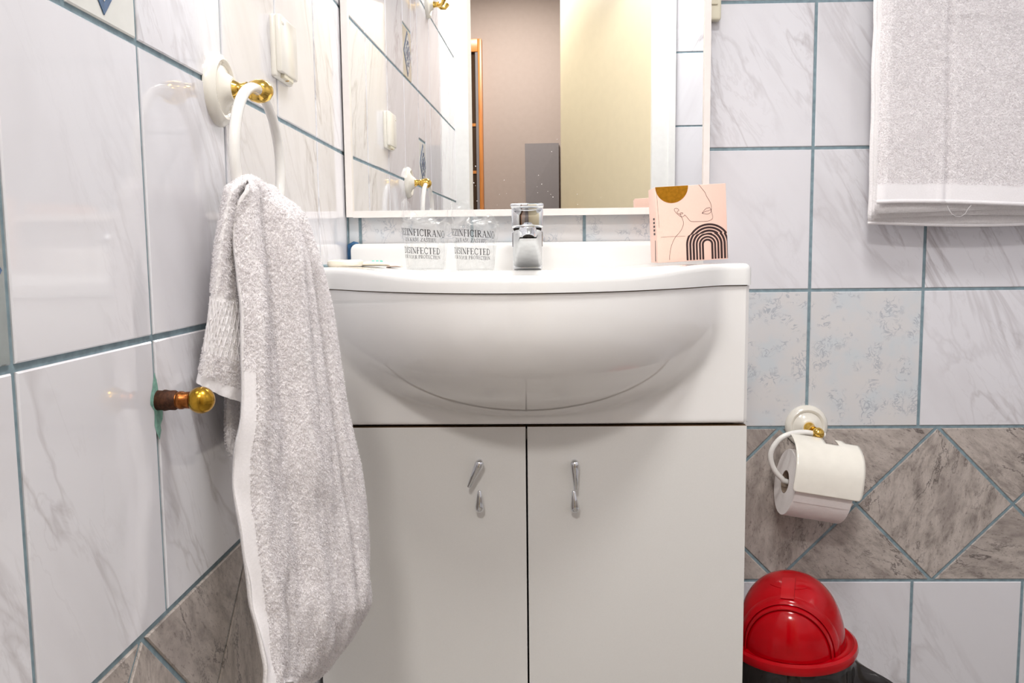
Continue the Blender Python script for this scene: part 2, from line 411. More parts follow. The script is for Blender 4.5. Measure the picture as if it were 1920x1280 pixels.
# sealant joints
jm = MB(); jm.tube([(.004, -.004, .858), (.004, -.006, .88), (.006, -.008, .896), (.014, -.010, .900), (.022, -.010, .8995)], [.004, .0045, .005, .004, .002], 8)
sl = struct('trim_1', jm, M_sealant, True)
struct('trim_2', MB().tube([(.001, -.012, .861), (.001, -.30, .861)], .0032, 8), M_grout, True)
struct('trim_3', MB().tube([(.0, .0, .56), (.0, .0, 2.3)], .0022, 6), M_grout, True)

# door frame, hall and the open door behind the camera (seen in the mirror)
fr = MB().box((.0, YF-.11, 0), (.05, YF+.012, DZ)).box((.70, YF-.11, 0), (DX1, YF+.012, DZ+.0)).box((.05, YF-.11, 1.95), (.70, YF+.012, DZ))
fr.box((.758, YF-.0, 0), (DX1+.006, YF+.02, DZ+.006))
struct('trim_4', fr, M_jamb)
struct('wall_hall_end', MB().box((-1.2, YH-.1, 0), (1.6, YH, ZC)), M_hallwall)
struct('wall_hall_left', MB().box((-1.3, YH-.1, 0), (-1.2, YF-.1, ZC)), M_hallwall)
struct('wall_hall_right', MB().box((1.5, YH-.1, 0), (1.6, YF-.1, ZC)), M_hallwall)
struct('wall_hall_bathside', MB().box((-1.2, YF-.16, 0), (-.1, YF-.06, ZC)).box((DX1, YF-.13, 0), (1.6, YF-.1, ZC)).box((-.1, YF-.13, DZ), (DX1, YF-.1, ZC)), M_hallwall)
struct('ceiling_hall', MB().box((-1.3, YH-.1, ZC), (1.6, YF-.1, ZC+.1)), M_ceil)
struct('floor_hall', MB().box((-1.3, YH-.1, -.1), (-.1, YF-.06, 0)), M_floor)
dl = link('door_1', None, None, (.70, YF-.03, 0)); dl['kind'] = 'structure'
ang = math.atan2(-.563, -.325)
def door_pt(u, t, z): return (.70+cos(ang)*u-sin(ang)*t, YF-.03+sin(ang)*u+cos(ang)*t, z)
def door_box(u0, u1, t0, t1, z0, z1):
    V = [door_pt(u, t, z) for z in (z0, z1) for t in (t0, t1) for u in (u0, u1)]
    return MB().add(V, [(0, 2, 3, 1), (4, 5, 7, 6), (0, 1, 5, 4), (2, 6, 7, 3), (0, 4, 6, 2), (1, 3, 7, 5)])
part('door_leaf', door_box(0, .65, 0, .038, .01, 1.925), M_door, dl, smooth=False)
part('latch_plate', door_box(.6495, .653, .008, .03, .95, 1.105), M_oldbrass, dl, smooth=False)
part('handle', MB().tube([door_pt(.59, -.0, 1.03), door_pt(.59, -.05, 1.03), door_pt(.48, -.055, 1.03)], .008), M_oldbrass, dl)
ward = thing('hall_wardrobe', 'orange wooden framed wardrobe with dark glass standing against the hallway end wall', 'wardrobe', (-.5, YH+.02, 0))
for x in (-.050, -.92): part('stile', MB().rbox((x, YH+.0, 0), (x+.020, YH+.05, 1.955), .003), M_wood, ward)
part('top_rail', MB().rbox((-.858, YH, 1.89), (-.050, YH+.05, 1.955), .003), M_wood, ward)
part('bottom_rail', MB().rbox((-.858, YH, 0), (-.050, YH+.05, .12), .003), M_wood, ward)
part('inner_bead', MB().box((-.064, YH, .12), (-.050, YH+.045, 1.89)), M_greyboard, ward, smooth=False)
part('pane', MB().box((-.858, YH, .12), (-.064, YH+.03, 1.89)), M_darkglass, ward, smooth=False)
for z in (1.28, 1.52): part('shelf_edge', MB().box((-.858, YH, z), (-.064, YH+.035, z+.015)), M_wood, ward, smooth=False)
bd = MB().add([(.165, YH+.12, 0), (.36, YH+.12, 0), (.36, YH+.02, 1.43), (.185, YH+.02, 1.43), (.19, YH+.05, 1.12), (.165, YH+.10, .98),
               (.165, YH+.105, 0), (.36, YH+.105, 0), (.36, YH+.005, 1.43), (.185, YH+.005, 1.43), (.19, YH+.035, 1.12), (.165, YH+.085, .98)],
              [(0, 1, 2, 3, 4, 5), (11, 10, 9, 8, 7, 6), (0, 6, 7, 1), (1, 7, 8, 2), (2, 8, 9, 3), (3, 9, 10, 4), (4, 10, 11, 5), (5, 11, 6, 0)])
single('grey_patch_board', bd, M_greyboard, 'grey board standing in for an unidentified patch seen in the mirror', 'board', (.26, YH+.12, 0), smooth=False)  # made-up board, filling in for an unidentified grey patch in the reflection

# lamps
def ceiling_lamp(name, x, y, r, power, col, label):
    t = thing(name, label, 'lamp', (x, y, ZC))
    part('base', MB().lathe([(r*1.05, 0), (r*1.08, -.012), (r*1.04, -.028)], (x, y, ZC), n=40), M_enamel, t)
    part('diffuser', MB().lathe([(r, -.026), (r*.97, -.045), (r*.8, -.065), (r*.4, -.078), (0, -.08)], (x, y, ZC), n=40, cap=False), M_glow, t)
    ld = bpy.data.lights.new('light', 'AREA'); ld.shape = 'DISK'; ld.size = r*1.9; ld.energy = power; ld.color = col
    lo = bpy.data.objects.new('light', ld); COL.objects.link(lo); lo.parent = t; lo.location = (0, 0, -.085)
    return t
ceiling_lamp('ceiling_lamp', .56, -1.16, .20, P_CEIL, C_CEIL, 'round white ceiling lamp over the bathroom floor')
ceiling_lamp('hall_fill_lamp', .12, -2.35, .16, P_HALL_FILL, C_HALL_FILL, 'added round ceiling lamp in the hallway, frontal fill for the vanity')  # unseen lamp, added to throw frontal light through the doorway
ml = thing('mirror_lamp', 'slim white tube lamp on the wall above the mirror', 'lamp', (.33, -.004, 1.70))
part('housing', MB().rbox((.08, -.05, 1.69), (.58, -.002, 1.725), .006), M_enamel, ml)
part('tube', MB().tube([(.10, -.045, 1.682), (.56, -.045, 1.682)], .011, 12), glow('tube_glow', C_MIRROR, 6), ml)
ld = bpy.data.lights.new('light', 'AREA'); ld.shape = 'RECTANGLE'; ld.size = .46; ld.size_y = .03; ld.energy = P_MIRROR; ld.color = C_MIRROR
lo = bpy.data.objects.new('light', ld); COL.objects.link(lo); lo.parent = ml; lo.location = (0, -.056, -.034); lo.rotation_euler = (math.radians(-15), 0, 0)
sc = thing('added_wall_lamp', 'added white cylinder lamp, out of view, brightening the left tiled wall by the door', 'lamp', (.0, -1.33, 1.98))  # unseen lamp, added to make the bright streak on the left wall
part('bracket', MB().rbox((-.0005, -1.355, 1.95), (.03, -1.305, 2.01), .004), M_enamel, sc)
part('shade', MB().lathe([(.034, -.05), (.036, .05), (.033, .055)], (.062, -1.33, 1.98), n=28), M_enamel, sc)
part('bulb', MB().lathe([(.03, 0), (.028, -.004), (0, -.005)], (.062, -1.33, 1.929), n=20), glow('bulb_glow', C_WALL_FILL, 5), sc)
ld = bpy.data.lights.new('light', 'SPOT'); ld.energy = P_WALL_FILL*6; ld.color = C_WALL_FILL; ld.spot_size = math.radians(75); ld.spot_blend = .6; ld.shadow_soft_size = .025
lo = bpy.data.objects.new('light', ld); COL.objects.link(lo); lo.parent = sc; lo.location = (.062, 0, -.06); lo.rotation_euler = (0, math.radians(-12), 0)
lo.rotation_euler = (0, math.radians(14), 0)

# ------------------------------------------------------------------ vanity cabinet
XC = .3255; YD = -.312; XL, XR = .008, .6525
cab = thing('vanity_cabinet', 'white two-door vanity cabinet under the washbasin', 'cabinet', (XC, -.16, 0))
body = MB().box((XL+.001, YD+.02, .07), (XL+.017, -.004, .624)).box((XR-.018, YD+.02, .07), (XR-.002, -.004, .624)).box((XL+.017, -.012, .07), (XR-.018, -.004, .624))
body.box((XL+.017, YD+.02, .07), (XR-.018, -.012, .086)).box((XL+.017, YD+.02, .60), (XR-.018, YD+.08, .616))
part('body', body, M_lam, cab, smooth=False)
part('plinth', MB().box((XL+.02, YD+.06, 0), (XR-.02, YD+.076, .07)).box((XL+.02, -.03, 0), (XR-.02, -.014, .07)).box((XL+.02, YD+.076, 0), (XL+.036, -.03, .07)).box((XR-.036, YD+.076, 0), (XR-.02, -.03, .07)), M_lam, cab, smooth=False)
def drop(p_big, p_small, rb, rs):
    a, b = Vector(p_big), Vector(p_small); L = (b-a).length
    pr = [(0.0005, -rb), (rb*.5, -rb*.87), (rb*.87, -rb*.5), (rb, 0), (rb*.97, L*.15), (rs+(rb-rs)*.55, L*.5), (rs, L*.97), (rs*.8, L)]
    return MB().lathe(pr, a, b-a, 20)
for side, x0, x1 in ((0, XL+.001, XC-.0014), (1, XC+.0014, XR-.002)):
    mb = MB(); z0, z1 = .075, .6225; y0, y1 = YD, YD+.018; e = .001
    mb.add([(x0, y0, z0), (x1, y0, z0), (x1, y0, z1), (x0, y0, z1)], [(0, 1, 2, 3)])
    mb.add([(x0, y1, z0), (x1, y1, z0), (x1, y1, z1), (x0, y1, z1)], [(3, 2, 1, 0)])
    mb.add([(x0, y0, z0), (x1, y0, z0), (x1, y0, z1), (x0, y0, z1), (x0, y1, z0), (x1, y1, z0), (x1, y1, z1), (x0, y1, z1)], [(0, 4, 5, 1), (2, 6, 7, 3)], 1)
    mb.add([(x0, y0, z0), (x1, y0, z0), (x1, y0, z1), (x0, y0, z1), (x0, y1, z0), (x1, y1, z0), (x1, y1, z1), (x0, y1, z1)], [(3, 7, 4, 0)] , 1 if side else 0)
    mb.add([(x1, y0, z0), (x1, y0, z1), (x1, y1, z1), (x1, y1, z0)], [(0, 3, 2, 1)], 0 if side else 1)
    d = part('door', mb, [M_lam, M_edge], cab, smooth=False)
    yh = YD-.014
    if side == 0:
        up = drop((.2557, yh, .5705), (.2395, yh-.002, .5358), .0066, .0029); dn = drop((.2550, yh, .5035), (.2555, yh-.002, .5305), .0066, .0028)
        posts = ((.2557, .5705), (.2550, .5035))
    else:
        up = drop((.3962, yh, .5695), (.3978, yh-.002, .5312), .0066, .0029); dn = drop((.3965, yh, .5025), (.3945, yh-.001, .5292), .0068, .0026)
        posts = ((.3962, .5695), (.3965, .5025))
    for mb, (px, pz) in ((up, posts[0]), (dn, posts[1])):
        mb.lathe([(.0042, 0), (.0036, .008), (.004, .014)], (px, YD, pz), (0, -1, 0), 14)
        part('handle', mb, M_chrome, d, label='chrome teardrop half of a broken handle')

# ------------------------------------------------------------------ washbasin
ZR = .830
def softpos(q, e=.09): return .5*(q+math.sqrt(q*q+e*e))
def bulge(x, z):
    r2 = ((x-XC)/.285)**2+(max(0, .83-z)/.190)**3.0
    return .205*softpos(1-r2)
def front(x): return YD-.0045-bulge(x, ZR)
def sstep(a, b, x): t = min(1, max(0, (x-a)/(b-a))); return t*t*(3-2*t)
def ztop(x): return .8515+.0095*sstep(.12, .27, abs(x-XC))
basin = thing('washbasin', 'white glazed washbasin with bowed front on the vanity cabinet', 'washbasin', (XC, -.2, .626))
bx0, bx1, by1 = .005, .6545, -.003
out = []; rc = .014
xs = np.linspace(bx0+rc, bx1-rc, 90)
out += [(x, front(x)) for x in xs]
for k in range(1, 7): a = -pi/2+k*pi/12; out.append((bx1-rc+rc*cos(a), front(bx1-rc)+rc+rc*sin(a)))
out += [(bx1, y) for y in np.linspace(front(bx1-rc)+rc, by1, 14)[1:]]
out += [(x, by1) for x in np.linspace(bx1, bx0, 40)[1:]]
out += [(bx0, y) for y in np.linspace(by1, front(bx0+rc)+rc, 14)[1:]]
for k in range(1, 6): a = pi+k*pi/12; out.append((bx0+rc+rc*cos(a), front(bx0+rc)+rc+rc*sin(a)))
n = len(out); rings = []
nrm = []
for i in range(n):
    a = Vector(out[i-1]); b = Vector(out[(i+1) % n]); t = (b-a).normalized(); nrm.append(Vector((-t.y, t.x)))
cx, cy = XC, -.315; er, es = .225, .155
def insp(i, d): return Vector(out[i])+nrm[i]*d
rr = .010
prof = [(0.004, ZR-.0005, 0), (0, ZR, 0), (0, None, rr)]+[(rr*(1-cos(a)), None, rr*(1-sin(a))) for a in (pi/8, pi/4, 3*pi/8, pi/2)]
for d, z, dz in prof: rings.append([(insp(i, d).x, insp(i, d).y, z if z else ztop(out[i][0])-dz) for i in range(n)])
def ell(i, k):
    p = insp(i, rr); a = math.atan2((p.y-cy)/es, (p.x-cx)/er); return Vector((cx+er*k*cos(a), cy+es*k*sin(a)))
for t in (.3, .6, .85, .97):
    rings.append([((insp(i, rr)*(1-t)+ell(i, 1)*t).x, (insp(i, rr)*(1-t)+ell(i, 1)*t).y, ztop((insp(i, rr)*(1-t)+ell(i, 1)*t).x)-.0006*t) for i in range(n)])
for k, dz in ((.99, .004), (.965, .012), (.93, .03), (.85, .06), (.7, .09), (.5, .112), (.25, .124), (.08, .127), (0.001, .127)):
    rings.append([(ell(i, k).x, ell(i, k).y, ztop(ell(i, k).x)-dz) for i in range(n)])
part('rim', MB().grid(rings, 0, True), M_ceramic, basin, ang=60)
# upstand at the back
ub = MB(); q = []
for k in range(7): a = pi/2+k*pi/12; q.append((.0095+.012+.012*cos(a), .887+.012*sin(a)))
poly = [(.0095, .843), (.642, .843)]+[(.642-.012+.012*cos(a), .887+.012*sin(a)) for a in np.linspace(0, pi/2, 7)]+q
yy = [(-.004, 0), (-.022, 0), (-.0255, .0012), (-.027, .004)]
ub.grid([[(x, y, z) for x, z in inset(poly, d)] for y, d in yy], 0, True); m0 = len(poly); ub.f.append(tuple(range(3*m0, 4*m0))); ub.m.append(0)
part('upstand', ub, M_ceramic, basin)
# front apron with the bowl bulging out of it
ax0, ax1, az0, az1 = .009, .6515, .6265, .8285
gx = list(np.linspace(ax0, ax1, 110)); gz = [az0+.0, az0+.001, az0+.003, az0+.006]+list(np.linspace(az0+.009, az1, 66))
def edge(d, r=.006): return 0 if d >= r else r-math.sqrt(max(0, r*r-(r-d)**2))
P = [[(x, YD-bulge(x, z)+.5*edge(z-az0)+edge(ax1-x)+edge(x-ax0), z) for x in gx] for z in gz]
ap = MB().grid(P)
ap.grid([[(ax1, -.004, z) for z in gz], [(ax1, YD+.006, z) for z in gz]]); ap.grid([[(ax0, YD+.006, z) for z in gz], [(ax0, -.004, z) for z in gz]])
ap.grid([[(x, -.004, az0) for x in gx], [(x, YD+.003, az0) for x in gx]])
part('apron', ap, M_apron, basin)
part('gap_shadow_strip', MB().grid([[(x, front(x)+.007, z) for x in np.linspace(.012, .648, 80)] for z in (.8275, .8315)]), M_edge, basin, label='brown joint line under the rim, its thin shadow painted in')  # brown strip carrying both the joint colour and the rim's thin shadow
part('drain', MB().lathe([(.022, 0), (.02, .002), (.012, .001), (.0, .0)], (cx, cy, .7255), n=24), M_chrome, basin)

# ------------------------------------------------------------------ tap
fx = .3285
tap = thing('basin_tap', 'chrome single-lever basin tap behind the bowl', 'tap', (fx, -.10, .8505))
bm_ = MB().rbox((fx-.0245, -.125, .851), (fx+.0245, -.075, .918), .004, 3)
part('body', bm_, M_chrome, tap)
secs = []
for t in np.linspace(0, 1, 14):
    y = -.118-.112*t; e = t**1.2; wd = .0237*(1-e)+.0148*e+.001*sin(pi*t); zb = .8525+.042*t**.9; zt = .9175-.004*t**2
    if t > .9: k = (t-.9)/.1; zt -= .006*k*k; zb += .003*k*k; wd -= .002*k*k
    c = []; rcn = .006
    for sx, sz in ((1, -1), (1, 1), (-1, 1), (-1, -1)):
        for j in range(4):
            a0 = {(1, -1): -pi/2, (1, 1): 0, (-1, 1): pi/2, (-1, -1): pi}[(sx, sz)]+j*pi/6
            c.append((fx+.0015*t+sx*(wd-rcn)+rcn*cos(a0), y, (zt if sz > 0 else zb)-sz*rcn+rcn*sin(a0)))
    secs.append(c)
sp = MB().grid(secs, 0, True); k = len(secs[0]); nn = len(secs); sp.f += [tuple(range(k)), tuple(range((nn-1)*k, nn*k))]; sp.m += [0, 0]
part('spout', sp, M_brushed, tap, label='brushed steel spout')
adir = Vector((0, -.62, -.78)).normalized(); ac = Vector((fx+.002, -.2235, .9035))
part('aerator', MB().lathe([(.0122, -.012), (.0125, .002), (.0118, .0035), (.0102, .0035)], ac, adir, 28), M_chrome, tap)
aer = MB().lathe([(.0104, .0028), (.0104, .0042), (0, .0043)], ac, adir, 24)
for r in (.0078, .005, .0025): aer.lathe([(r+.0006, .0043), (r+.0003, .0052), (r-.0006, .0043)], ac, adir, 20, cap=False)
part('aerator_grid', aer, M_hole, tap)
part('nose', MB().lathe([(.0135, 0), (.0138, .012), (.012, .0165), (0, .017)], (fx+.001, -.214, .9035), (0, -.12, 1), 28), M_chrome, tap)
lv = MB().rbox((fx-.0262, -.134, .9205), (fx+.0262, -.072, .9535), .0035, 3)
part('lever_block', lv, M_chrome, tap)
part('lever', MB().rbox((fx-.0262, -.205, .9505), (fx+.0262, -.072, .957), .0025, 2), M_chrome, tap)
part('collar', MB().rbox((fx-.0235, -.127, .917), (fx+.0235, -.077, .922), .001, 1), M_hole, tap)
for q in (-.0247, .0247): part('side_panel', MB().rbox((fx+q-.0015, -.122, .889), (fx+q+.0015, -.088, .915), .001, 1), M_chrome, tap)

# ------------------------------------------------------------------ mirror
MN = Vector((-.01977, -.9998, -.00276)).normalized(); M0 = Vector((.33, -.022, 1.1))
mu = Vector((0, 0, 1)).cross(MN).normalized()*1; mu = mu if mu.x > 0 else -mu; mv = MN.cross(mu); mv = mv if mv.z > 0 else -mv
def mp(x, z, d=0):       # x, z world coordinates, d towards the room
    p = M0+mu*((x-M0.x)/mu.x); p = p+mv*((z-p.z)/mv.z); return p+MN*d
def mbox(x0, x1, z0, z1, d0, d1):
    V = [mp(x, z, d) for d in (d0, d1) for z in (z0, z1) for x in (x0, x1)]
    return MB().add(V, [(0, 2, 3, 1), (4, 5, 7, 6), (0, 1, 5, 4), (2, 6, 7, 3), (0, 4, 6, 2), (1, 3, 7, 5)])
mx0, mx1, mz0, mz1 = .004, .6475, .9455, 1.62; fw = .0118
mir = thing('wall_mirror', 'wall mirror in a thin white frame above the washbasin', 'mirror', (XC, -.012, mz0))
part('glass', mbox(mx0+.006, mx1-.006, mz0+.006, mz1-.006, -.004, 0), M_mirror, mir, smooth=False)
part('backing', mbox(mx0+.004, mx1-.004, mz0+.004, mz1-.004, -.008, -.004), M_greyboard, mir, smooth=False)
part('frame_rail', mbox(mx0+fw, mx1-fw, mz0, mz0+fw, -.008, .006), M_frame, mir, smooth=False)
part('frame_rail', mbox(mx0+fw, mx1-fw, mz1-fw, mz1, -.008, .006), M_frame, mir, smooth=False)
part('frame_stile', mbox(mx0, mx0+fw, mz0+.001, mz1, -.008, .007), M_frame, mir, smooth=False)
part('frame_stile', mbox(mx1-fw*.9, mx1, mz0+.001, mz1, -.008, .007), M_frame, mir, smooth=False)
sm = MB()
for q in range(28):
    x = random.gauss(.33, .11); z = mz0+fw+abs(random.gauss(0, .05)); r = random.uniform(.0004, .0010)
    if not (.02 < x < .62) or z > 1.12: continue
    c = mp(x, z, .0002); sm.add([c+mu*r*cos(a)+mv*r*sin(a)*random.uniform(.6, 1.3) for a in np.linspace(0, 2*pi, 7)[:-1]], [(0, 1, 2, 3, 4, 5)])
part('splash_marks', sm, M_frame, mir, smooth=False, kind='stuff')

# mirror-side switch (top right of the mirror)
sw = thing('cord_switch', 'yellowed cream switch on the back wall beside the mirror top right corner', 'switch', (.655, -.003, 1.278))
part('housing', MB().rbox((.640, -.02, 1.2785), (.668, -.001, 1.40), .0045, 3), M_oldcream, sw)
part('rocker', MB().rbox((.6495, -.0235, 1.304), (.661, -.019, 1.335), .0015, 2), M_oldcream, sw)

# socket on the left wall
so = thing('wall_socket', 'cream flap-covered socket box on the left wall above the towel ring', 'socket', (0, -.397, 1.11))
part('back_box', MB().rbox((-.0005, -.435, 1.1095), (.0085, -.358, 1.189), .004, 3), M_cream, so)
part('flap', MB().rbox((.0075, -.4345, 1.116), (.0155, -.3585, 1.1885), .0025, 2), M_cream, so)
part('flap_hinge', MB().tube([(.0145, -.43, 1.178), (.0145, -.422, 1.178)], .0022, 8), M_cream, so)
part('latch_recess', MB().rbox((.0078, -.418, 1.1105), (.0135, -.375, 1.1165), .001, 1), M_oldcream, so)
part('screw', MB().lathe([(.0026, 0), (.002, .001)], (.011, -.398, 1.1108), (0, 0, -1), 10), M_oldbrass, so)

# ------------------------------------------------------------------ towel ring
py, pz = -.634, 1.055
tr = thing('towel_ring', 'white towel ring with brass knob on the left tiled wall', 'towel ring', (0, py, pz))
plate_prof = [(.0385, 0), (.0388, .004), (.036, .009), (.031, .0115), (.0275, .0105), (.026, .0085), (.018, .012), (.0125, .020), (.0, .0205)]
part('wall_plate', MB().lathe(plate_prof, (0, py, pz), (1, 0, 0), 48), M_cream, tr)
part('neck', MB().lathe([(.0095, .017), (.0105, .0195), (.0085, .023), (.0065, .028), (.008, .034), (.0065, .037)], (0, py, pz), (1, 0, 0), 24), M_brass, tr, label='brass neck')
part('knob', MB().lathe([(.0065, .034), (.0105, .038), (.0125, .045), (.0122, .051), (.0095, .057), (.004, .061), (0, .0615)], (0, py, pz-.002), (1, 0, 0), 26), M_brass, tr, label='brass knob')
rcx, rcy, rcz, rR = .048, -.648, .977, .0755
def ringp(a): return (rcx, rcy+rR*sin(a), rcz+rR*cos(a))
part('ring', MB().tube([ringp(2*pi*k/64) for k in range(64)], .0056, 14, closed=True), M_enamel, tr)

# ------------------------------------------------------------------ corroded stub with a brass ball
ky, kz = -.816, .751
st = thing('pipe_stub', 'corroded pipe stub ending in a brass ball on the left wall', 'pipe', (0, ky, kz))
part('pipe', MB().lathe([(.0092, -.002), (.0088, .006), (.0096, .008), (.0088, .012), (.009, .017), (.0078, .019)], (0, ky, kz), (1, 0, 0), 20), M_rust, st)
part('collar', MB().lathe([(.0078, .0175), (.0072, .0195), (.0082, .021), (.0082, .024), (.0074, .0255), (.0078, .031)], (0, ky, kz), (1, 0, 0), 20), plain('worn_copper', (150, 92, 48), .35, 1, grain=.4, gscale=220), st)
part('ball', MB().ball((.0405, ky, kz), .0121, 24, 14), M_oldbrass, st)
vd = MB()
for (dy, dz, ry, rz_) in ((-.004, .004, .009, .015), (-.001, -.012, .0085, .018), (.0, -.024, .004, .010), (-.003, .016, .003, .008)):
    pts = [(.0012, ky+dy+ry*cos(a)*(1+.25*sin(3*a+dz*900)), kz+dz+rz_*sin(a)*(1+.2*cos(4*a))) for a in np.linspace(0, 2*pi, 19)[:-1]]
    vd.add([(.0019, ky+dy, kz+dz)]+pts, [(0, 1+i, 1+(i+1) % 18) for i in range(18)])
part('corrosion_crust', vd, M_verdi, st, label='pale green corrosion crust')

# robe hook (seen in the mirror)
hy, hz = -1.0, 1.585
hk = thing('robe_hook', 'white robe hook with brass prongs high on the left wall', 'hook', (0, hy, hz))
part('wall_plate', MB().lathe(plate_prof, (0, hy, hz), (1, 0, 0), 40), M_cream, hk)
part('neck', MB().lathe([(.0095, .017), (.0085, .023), (.007, .03), (.009, .036), (0, .0365)], (0, hy, hz), (1, 0, 0), 20), M_brass, hk)
for s in (-1, 1):
    part('prong', MB().tube([(.033, hy, hz), (.04, hy+s*.012, hz-.006), (.05, hy+s*.024, hz-.004), (.056, hy+s*.03, hz+.008)], [.005, .0055, .005, .0065]), M_brass, hk)

# ------------------------------------------------------------------ lettering (serif strokes)
TK, TN = .15, .055
def arc(cx, cy, rx, ry, a0, a1, n=10): return [(cx+rx*cos(a), cy+ry*sin(a)) for a in np.linspace(a0, a1, n)]
def ser(x, y, w=.13): return ([(x-w, y), (x+w, y)], TN)
GL = {
 'I': (.34, [([(.17, 0), (.17, 1)], TK), ser(.17, .02), ser(.17, .98)]),
 'E': (.66, [([(.17, 0), (.17, 1)], TK), ([(.04, .98), (.6, .98), (.6, .8)], TN), ([(.17, .52), (.46, .52)], TN), ([(.46, .62), (.46, .42)], TN), ([(.04, .02), (.62, .02), (.64, .22)], TN)]),
 'F': (.6, [([(.17, 0), (.17, 1)], TK), ([(.04, .98), (.56, .98), (.56, .8)], TN), ([(.17, .52), (.44, .52)], TN), ([(.44, .62), (.44, .42)], TN), ser(.17, .02)]),
 'D': (.78, [([(.17, 0), (.17, 1)], TK), ([(.04, .98), (.17, .98)], TN), ([(.04, .02), (.17, .02)], TN), (arc(.26, .5, .42, .48, pi/2, -pi/2, 14), .1), ([(.17, .98), (.28, .98)], TN), ([(.17, .02), (.28, .02)], TN)]),
 'Z': (.68, [([(.08, .8), (.1, .98), (.6, .98)], TN), ([(.6, .98), (.08, .02)], .12), ([(.08, .02), (.6, .02), (.62, .22)], TN)]),
 'N': (.82, [([(.16, 0), (.16, .98)], TN), ([(.12, .98), (.66, .04)], .14), ([(.68, 0), (.68, 1)], TN), ser(.16, .02, .12), ser(.68, .98, .12), ([(.02, .98), (.14, .98)], TN)]),
 'C': (.74, [(arc(.4, .5, .33, .49, pi*.22, pi*1.78, 18), .1), ([(.66, .72), (.66, .96)], TN), ([(.1, .3), (.08, .5), (.1, .7)], .1)]),
 'R': (.76, [([(.17, 0), (.17, 1)], TK), ([(.04, .98), (.36, .98)], TN), (arc(.34, .74, .22, .24, pi/2, -pi/2, 10), .1), ([(.17, .5), (.36, .5)], TN), ([(.34, .5), (.66, .02)], .12), ser(.17, .02), ([(.6, .02), (.74, .02)], TN)]),
 'A': (.8, [([(.12, .02), (.4, .98)], TN), ([(.4, .98), (.68, .02)], .14), ([(.22, .34), (.58, .34)], TN), ser(.12, .02, .11), ser(.68, .02, .12)]),
 'O': (.8, [(arc(.4, .5, .32, .49, 0, 2*pi, 24), .08), (arc(.4, .5, .32, .4, pi*.8, pi*1.2, 6), .12), (arc(.4, .5, .32, .4, -pi*.2, pi*.2, 6), .12)]),
 'V': (.8, [([(.12, .98), (.42, .02)], .14), ([(.42, .02), (.68, .98)], TN), ser(.12, .98, .12), ser(.68, .98, .11)]),
 'U': (.8, [([(.18, 1), (.18, .3)], TK), (arc(.42, .3, .24, .28, pi, 2*pi, 10), TN), ([(.66, .3), (.66, 1)], TN), ser(.18, .98), ser(.66, .98, .11)]),
 'T': (.68, [([(.34, 0), (.34, 1)], TK), ([(.05, .8), (.06, .98), (.62, .98), (.63, .8)], TN), ser(.34, .02)]),
 'S': (.58, [([(.5, .76), (.48, .9), (.3, .98), (.14, .88), (.12, .74), (.24, .6), (.4, .48), (.5, .34), (.46, .12), (.28, .02), (.12, .1), (.1, .26)], .1)]),
 'P': (.66, [([(.17, 0), (.17, 1)], TK), ([(.04, .98), (.34, .98)], TN), (arc(.32, .73, .24, .25, pi/2, -pi/2, 10), .1), ([(.17, .48), (.34, .48)], TN), ser(.17, .02)]),
 'Y': (.76, [([(.1, .98), (.38, .46)], .13), ([(.66, .98), (.38, .46)], TN), ([(.38, .48), (.38, 0)], TK), ser(.1, .98, .11), ser(.66, .98, .11), ser(.38, .02)]),
 ' ': (.3, [])}
GL['Š'] = (GL['S'][0], GL['S'][1]+[([(.14, 1.3), (.3, 1.12), (.46, 1.3)], TN)])
def text_quads(txt, h, wsc=1.0):
    """quads of a text line in (x, y), centred on x"""
    Q = []; x = 0
    for ch in txt:
        wd, st = GL[ch]
        for pts, tk in st:
            for (a, b) in zip(pts[:-1], pts[1:]):
                a, b = Vector(a), Vector(b); d = (b-a)
                if d.length < 1e-6: continue
                t = d.normalized(); nv = Vector((-t.y, t.x))*tk/2; e = t*tk*.15
                Q.append([((x+p.x)*h*wsc, p.y*h) for p in (a-e-nv, b+e-nv, b+e+nv, a-e+nv)])
        x += wd+.06
    w_ = x*h*wsc
    return [[(p[0]-w_/2, p[1]) for p in q] for q in Q], w_

